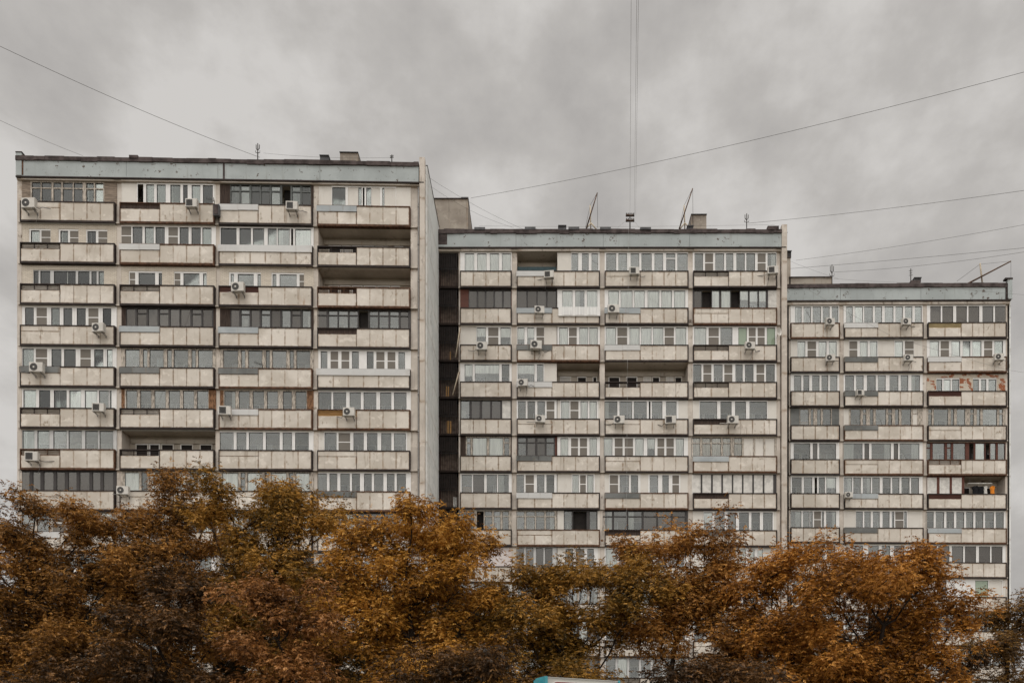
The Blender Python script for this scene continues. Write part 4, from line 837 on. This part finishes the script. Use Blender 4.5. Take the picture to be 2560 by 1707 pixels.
def make_tree(label, mat, px, Y, lobes, seed, dens=1.0, base_px=None, kind='maple tree'):
    """lobes: (px, py, radius px) measured on the crown outline; each becomes a leafy mass at its real distance and size"""
    g = np.random.default_rng(seed); k = Y/F_PX
    bx = ((base_px or px)-PX)*k; root = thing('tree', label, kind, (bx, Y, 0), 'autumn trees in front of the block')
    C = []; 
    for (lx, ly, lr) in lobes:
        c = at(lx, ly+13, Y); C.append((c.x, Y+g.uniform(-.7, .7), c.z, lr*k*.97))
    C = np.array(C); tips = []
    for cx_, cy, cz, r in C:
        n = int(max(6, 36*r*r*r**.4*dens)); ns_ = max(2, n//7)
        v = g.normal(size=(ns_, 3)); v /= np.linalg.norm(v, axis=1)[:, None]
        q_ = v*(r*(g.random(ns_)**.40))[:, None]*np.array([1.05, 1.0, .92]); q_[:, 2] -= .10*(q_[:, 0]**2+q_[:, 1]**2)/max(r, .2)
        p = np.repeat(q_, 7, 0) + g.normal(size=(ns_*7, 3))*np.array([.30, .30, .12])*(.7+.5*np.repeat(g.random((ns_, 1)), 7, 0)) + [cx_, cy, cz]
        # ragged: clumped removal
        f = np.sin(p[:, 0]*2.3+seed)+np.sin(p[:, 1]*2.9+seed*2)+np.sin(p[:, 2]*3.1+seed*3)
        p = p[(f > -1.5)]; tips.append(p)
    T = np.concatenate(tips)
    cm_ = T.mean(0); st_ = T[g.random(len(T)) < .05]; dv_ = st_-cm_; dv_ /= np.linalg.norm(dv_, axis=1)[:, None]; dv_[:, 2] = np.abs(dv_[:, 2])
    up_ = st_[:, 2] > cm_[2]; T = np.concatenate([T, (st_+dv_*g.uniform(.25, .6, (len(st_), 1)))[up_]])
    T = T[T[:, 2] > 1.8]
    # skeleton
    zf = min(2.6, T[:, 2].min()+1.2); cen = T.mean(0); nodes = []; par = []
    def add(p, pa): nodes.append(np.array(p, float)); par.append(pa); return len(nodes)-1
    last = add((bx, Y, -.1), -1)
    for i in range(1, 5): last = add((bx+g.normal()*.05, Y+g.normal()*.05, zf*i/4), last)
    for i in range(1, 5): last = add((bx+(cen[0]-bx)*i/5+g.normal()*.12, Y+g.normal()*.12, zf+(cen[2]-zf)*i/4), last)
    # main limbs towards each lobe
    for (cx_, cy, cz, r) in C:
        j = int(np.argmin([abs(nodes[q][2]-max(zf, cz-abs(cx_-nodes[q][0])*.9-.8)) + (9 if q < 4 else 0) for q in range(9)]))
        a_ = nodes[j]; b_ = np.array([cx_, cy, cz-r*.15]); pr = j
        for i in range(1, 6):
            t_ = i/5; p = a_+(b_-a_)*t_; p[2] -= .35*math.sin(t_*math.pi)*.5; p += g.normal(size=3)*.06; pr = add(p, pr)
    order = np.argsort(np.linalg.norm(T-np.array([cen[0], Y, zf]), axis=1)); tipn = []
    NA = np.zeros((len(nodes)+len(T)*3+5, 3)); NA[:len(nodes)] = np.array(nodes)
    for q in order:
        p = T[q]; m_ = len(nodes); dd = NA[4:m_]-p; dist = np.linalg.norm(dd, axis=1)+.9*np.maximum(dd[:, 2], 0); j = int(np.argmin(dist))+4
        a_ = NA[j].copy(); L_ = np.linalg.norm(p-a_); pr = j; n_ = 2 if L_ > .35 else 1
        for i in range(1, n_+1):
            t_ = i/n_; pp = a_+(p-a_)*t_
            if i < n_: pp += g.normal(size=3)*.05*L_; pp[2] -= .08*L_
            pr = add(pp, pr); NA[pr] = pp
        tipn.append(pr)
    cnt = np.zeros(len(nodes))
    for q in tipn: cnt[q] += 1
    for i in range(len(nodes)-1, 0, -1): cnt[par[i]] += cnt[i]
    rad = .0055*np.maximum(cnt, 1)**.48
    NN = np.array(nodes); mb_ = MB(); k2 = mb_.mat('bark'); V = []; Fc = []; ns = 5
    for i in range(1, len(nodes)):
        a_, b_ = NN[par[i]], NN[i]; t_ = b_-a_; l_ = np.linalg.norm(t_)
        if l_ < 1e-4: continue
        t_ /= l_; u_ = np.cross(t_, [0.1, 0.2, 1] if abs(t_[2]) < .9 else [1, 0, 0]); u_ /= np.linalg.norm(u_); w_ = np.cross(t_, u_); b0 = len(mb_.v)
        for (p, r) in ((a_, min(rad[par[i]], rad[i]*1.5)), (b_, rad[i])):
            for j in range(ns): q = 2*math.pi*j/ns; mb_.v.append(tuple(p+(u_*math.cos(q)+w_*math.sin(q))*r))
        for j in range(ns): mb_.f.append((b0+j, b0+(j+1) % ns, b0+ns+(j+1) % ns, b0+ns+j))
    nf = len(mb_.f); mb_.uv = [(.5, .5)]*(nf*4); mb_.mi = [0]*nf; mb_.rn = [.5]*nf; mb_.smooth = [True]*nf
    mb_.build('trunk', root)
    # leaves: drooping compound leaves of five leaflets
    NLF = 48
    TT = NN[tipn]; n_t = len(TT); PP = NN[[par[q] for q in tipn]]
    dirn = TT-PP; dirn /= np.maximum(np.linalg.norm(dirn, axis=1), 1e-5)[:, None]
    along = g.random((n_t, NLF, 1)); pos = TT[:, None, :] - dirn[:, None, :]*along*.18 + g.normal(size=(n_t, NLF, 3))*np.array([.155, .155, .125]); pos = pos.reshape(-1, 3)
    nL = len(pos); out = pos-np.repeat(PP, NLF, 0); out /= np.maximum(np.linalg.norm(out, axis=1), 1e-5)[:, None]
    ra = out*.7+g.normal(size=(nL, 3))*.5; ra[:, 2] = ra[:, 2]*.5-.25; ra /= np.linalg.norm(ra, axis=1)[:, None]
    up = np.array([0, 0, 1.0]); sidev = np.cross(ra, up); sidev /= np.maximum(np.linalg.norm(sidev, axis=1), 1e-5)[:, None]
    colr = np.clip(.46+.27*g.normal(size=nL)+.20*np.sin(pos[:, 0]*1.7+seed)*np.sin(pos[:, 2]*1.9+seed*2), 0, 1)
    quads = []; cs = []
    LS = g.uniform(.062, .108, nL)
    for (a_, s_, ln) in ((0.95, 0, 1.1), (.75, 1, 1), (.75, -1, 1), (.35, 1, .95), (.35, -1, .95)):
        org = pos+ra*(.13*a_)[..., None] if False else pos+ra*(.13*a_)
        d_ = ra*(.55 if s_ else 1)+sidev*(s_*.85)+g.normal(size=(nL, 3))*.22; d_[:, 2] -= .45; d_ /= np.linalg.norm(d_, axis=1)[:, None]
        nrm = np.cross(d_, sidev+g.normal(size=(nL, 3))*.6); nrm /= np.maximum(np.linalg.norm(nrm, axis=1), 1e-5)[:, None]; wv = np.cross(d_, nrm)
        l_ = (LS*ln)[:, None]; wd = l_*.19
        q = np.stack([org, org+d_*l_*.42+wv*wd+nrm*wd*.25, org+d_*l_, org+d_*l_*.42-wv*wd+nrm*wd*.25], 1); quads.append(q); cs.append(np.clip(colr+g.normal(size=nL)*.05, 0, 1))
    Q = np.concatenate(quads); c_ = np.concatenate(cs); V = (Q.reshape(-1, 3)-np.array([bx, Y, 0])).astype(np.float32); nq = len(Q)
    me = bpy.data.meshes.new('crown'); me.vertices.add(nq*4); me.vertices.foreach_set('co', V.ravel()); me.loops.add(nq*4); me.loops.foreach_set('vertex_index', np.arange(nq*4, dtype=np.int32))
    me.polygons.add(nq); me.polygons.foreach_set('loop_start', np.arange(0, nq*4, 4, dtype=np.int32)); 
    try: me.polygons.foreach_set('loop_total', np.full(nq, 4, dtype=np.int32))
    except Exception: pass
    me.materials.append(MAT[mat]); atr = me.attributes.new('rnd', 'FLOAT', 'FACE'); atr.data.foreach_set('value', c_.astype(np.float32)); me.update(); me.validate()
    o = bpy.data.objects.new('crown', me); sc.collection.objects.link(o); o.parent = root
    print('tree', seed, n_t, nq)
    return root

make_tree('dark rust brown tree at the far left edge', 'leaf_brown', 60, 24, [(0, 1400, 110), (60, 1320, 50), (110, 1285, 40), (150, 1285, 50), (215, 1300, 50), (120, 1400, 130), (240, 1440, 110), (60, 1540, 130), (200, 1600, 140), (20, 1680, 140), (150, 1730, 120), (270, 1310, 45), (310, 1400, 80), (270, 1345, 50), (85, 1440, 75), (30, 1330, 35)], 1, base_px=110)
make_tree('tall dark brown tree with a leading shoot, second from left', 'leaf_brown', 420, 25, [(425, 1240, 28), (395, 1290, 52), (465, 1265, 45), (350, 1310, 60), (440, 1340, 85), (520, 1330, 70), (400, 1430, 110), (500, 1440, 100), (310, 1480, 90), (430, 1570, 120), (360, 1660, 120), (560, 1560, 90), (430, 1185, 6), (345, 1262, 14), (520, 1270, 18)], 2)
make_tree('olive green tree in the left half, third from left', 'leaf_olive', 680, 23.5, [(560, 1222, 18), (555, 1275, 40), (640, 1270, 50), (700, 1225, 38), (760, 1250, 55), (700, 1320, 90), (610, 1350, 80), (790, 1340, 70), (680, 1430, 110), (790, 1450, 100), (640, 1540, 100), (760, 1580, 110), (800, 1690, 100), (768, 1215, 8), (690, 1205, 8), (815, 1270, 20), (540, 1320, 40), (718, 1350, 55), (560, 1400, 60), (620, 1430, 60)], 3)
make_tree('golden orange tree left of centre before the dark stairwell', 'leaf_gold', 1000, 22, [(910, 1300, 45), (860, 1340, 55), (1000, 1300, 45), (1035, 1290, 26), (1085, 1310, 45), (960, 1370, 85), (1070, 1390, 80), (1150, 1360, 60), (1200, 1325, 32), (1130, 1450, 95), (990, 1480, 110), (880, 1450, 90), (1060, 1580, 120), (930, 1610, 120), (1170, 1560, 90), (1190, 1670, 110), (1010, 1700, 120), (985, 1400, 65), (1180, 1395, 50), (880, 1550, 65), (1210, 1470, 50)], 4, 1.15)
make_tree('low rust coloured tree in front at lower left', 'leaf_low_shaded', 420, 19, [(380, 1420, 40), (450, 1450, 50), (350, 1490, 70), (470, 1530, 80), (400, 1600, 100), (300, 1620, 90), (520, 1640, 90), (400, 1710, 110), (200, 1700, 80)], 5, .8)
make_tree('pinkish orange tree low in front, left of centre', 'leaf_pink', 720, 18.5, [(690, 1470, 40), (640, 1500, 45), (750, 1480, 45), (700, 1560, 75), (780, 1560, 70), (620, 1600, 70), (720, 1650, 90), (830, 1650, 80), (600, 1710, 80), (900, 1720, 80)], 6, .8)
make_tree('olive gold tree right of centre with a green top', 'leaf_olive', 1420, 23, [(1370, 1420, 38), (1300, 1460, 50), (1400, 1470, 60), (1500, 1430, 52), (1570, 1410, 48), (1250, 1490, 40), (1350, 1540, 85), (1450, 1540, 80), (1540, 1500, 75), (1300, 1620, 90), (1420, 1650, 95), (1240, 1570, 60), (1285, 1530, 65), (1500, 1590, 80), (1340, 1710, 90), (1470, 1720, 90), (1390, 1600, 90), (1530, 1640, 55), (1470, 1405, 26), (1245, 1450, 22), (1300, 1425, 22), (1610, 1470, 40), (1200, 1510, 50), (1430, 1420, 30), (1480, 1500, 60), (1350, 1480, 45)], 7, 1.1, 1500)
make_tree('tall rust tree with a spreading top right of centre', 'leaf_rust', 1720, 23.5, [(1720, 1330, 36), (1660, 1345, 40), (1760, 1350, 42), (1620, 1390, 42), (1710, 1405, 70), (1800, 1405, 50), (1640, 1460, 70), (1740, 1480, 80), (1830, 1470, 62), (1690, 1550, 85), (1800, 1570, 90), (1590, 1540, 60), (1870, 1640, 80), (1580, 1365, 20), (1850, 1390, 22), (1580, 1450, 50), (1700, 1470, 60), (1860, 1520, 55), (1600, 1530, 60), (1660, 1600, 50), (1760, 1430, 40)], 8, 1.15, 1640)
make_tree('slim orange tree between the two largest right hand trees', 'leaf_orange', 1940, 22.5, [(1950, 1400, 38), (2010, 1390, 42), (1910, 1430, 42), (1980, 1460, 70), (1900, 1510, 65), (2000, 1550, 90), (1930, 1620, 90), (2040, 1660, 90), (1860, 1700, 80), (1900, 1400, 24), (1860, 1450, 30), (1940, 1540, 60), (1850, 1590, 60), (1780, 1640, 60)], 9, 1.15, 1990)
make_tree('broad bright orange tree at lower right', 'leaf_orange', 2200, 21.5, [(2200, 1375, 32), (2260, 1375, 36), (2140, 1395, 42), (2310, 1410, 45), (2080, 1420, 45), (2210, 1450, 80), (2310, 1480, 70), (2120, 1490, 85), (2390, 1480, 46), (2220, 1560, 100), (2340, 1580, 90), (2100, 1600, 95), (2420, 1590, 65), (2220, 1680, 110), (2340, 1700, 100), (2090, 1710, 95), (2030, 1480, 55), (2250, 1420, 45)], 10, 1.15)
make_tree('thin brown tree at the far right edge', 'leaf_green', 2530, 24, [(2540, 1490, 36), (2500, 1540, 42), (2560, 1560, 50), (2470, 1600, 50), (2530, 1640, 75), (2450, 1690, 75), (2570, 1720, 80)], 11, .75, 2530)
make_tree('low olive tree in front, just left of the advertising stand', 'leaf_low_shaded', 1130, 17, [(1080, 1640, 50), (1160, 1620, 50), (1230, 1650, 50), (1060, 1710, 70), (1180, 1720, 80), (1290, 1690, 50), (990, 1730, 70)], 12, .8, 1120)
make_tree('low rust tree in front, right of the advertising stand', 'leaf_low_shaded', 1800, 17.5, [(1760, 1660, 45), (1840, 1640, 50), (1700, 1700, 50), (1800, 1720, 70), (1900, 1710, 60)], 13, .8, 1830)
make_tree('nearly black shaded tree deep behind the lower left trees', 'leaf_back_shaded', 250, 28, [(120, 1500, 90), (240, 1480, 90), (360, 1500, 90), (60, 1600, 110), (200, 1600, 110), (340, 1610, 110), (130, 1700, 110), (300, 1710, 110)], 14, 1.0)  # back row added to fill the crown gaps with shade-coloured leaves
make_tree('shade-darkened green brown tree behind, between the olive and golden trees', 'leaf_back_shaded', 690, 28, [(560, 1480, 80), (680, 1450, 90), (800, 1440, 90), (900, 1480, 90), (600, 1590, 110), (740, 1580, 110), (880, 1590, 110), (680, 1700, 110), (850, 1700, 110), (500, 1690, 90)], 15, 1.0)
make_tree('dark shaded tree behind the golden tree and the olive one', 'leaf_back_shaded', 1130, 27.5, [(1040, 1480, 80), (1130, 1500, 80), (1200, 1560, 80), (1080, 1620, 110), (1230, 1660, 90), (1000, 1700, 110), (1330, 1600, 70), (1380, 1690, 90), (1150, 1720, 90)], 16, 1.0)
make_tree('shade-darkened brown tree half hidden behind the broad orange tree', 'leaf_low_shaded', 2150, 27, [(2050, 1500, 80), (2160, 1500, 90), (2270, 1530, 90), (2000, 1620, 90), (2120, 1630, 110), (2250, 1640, 110), (2370, 1660, 80), (2060, 1710, 90), (2200, 1720, 90)], 17, .9)
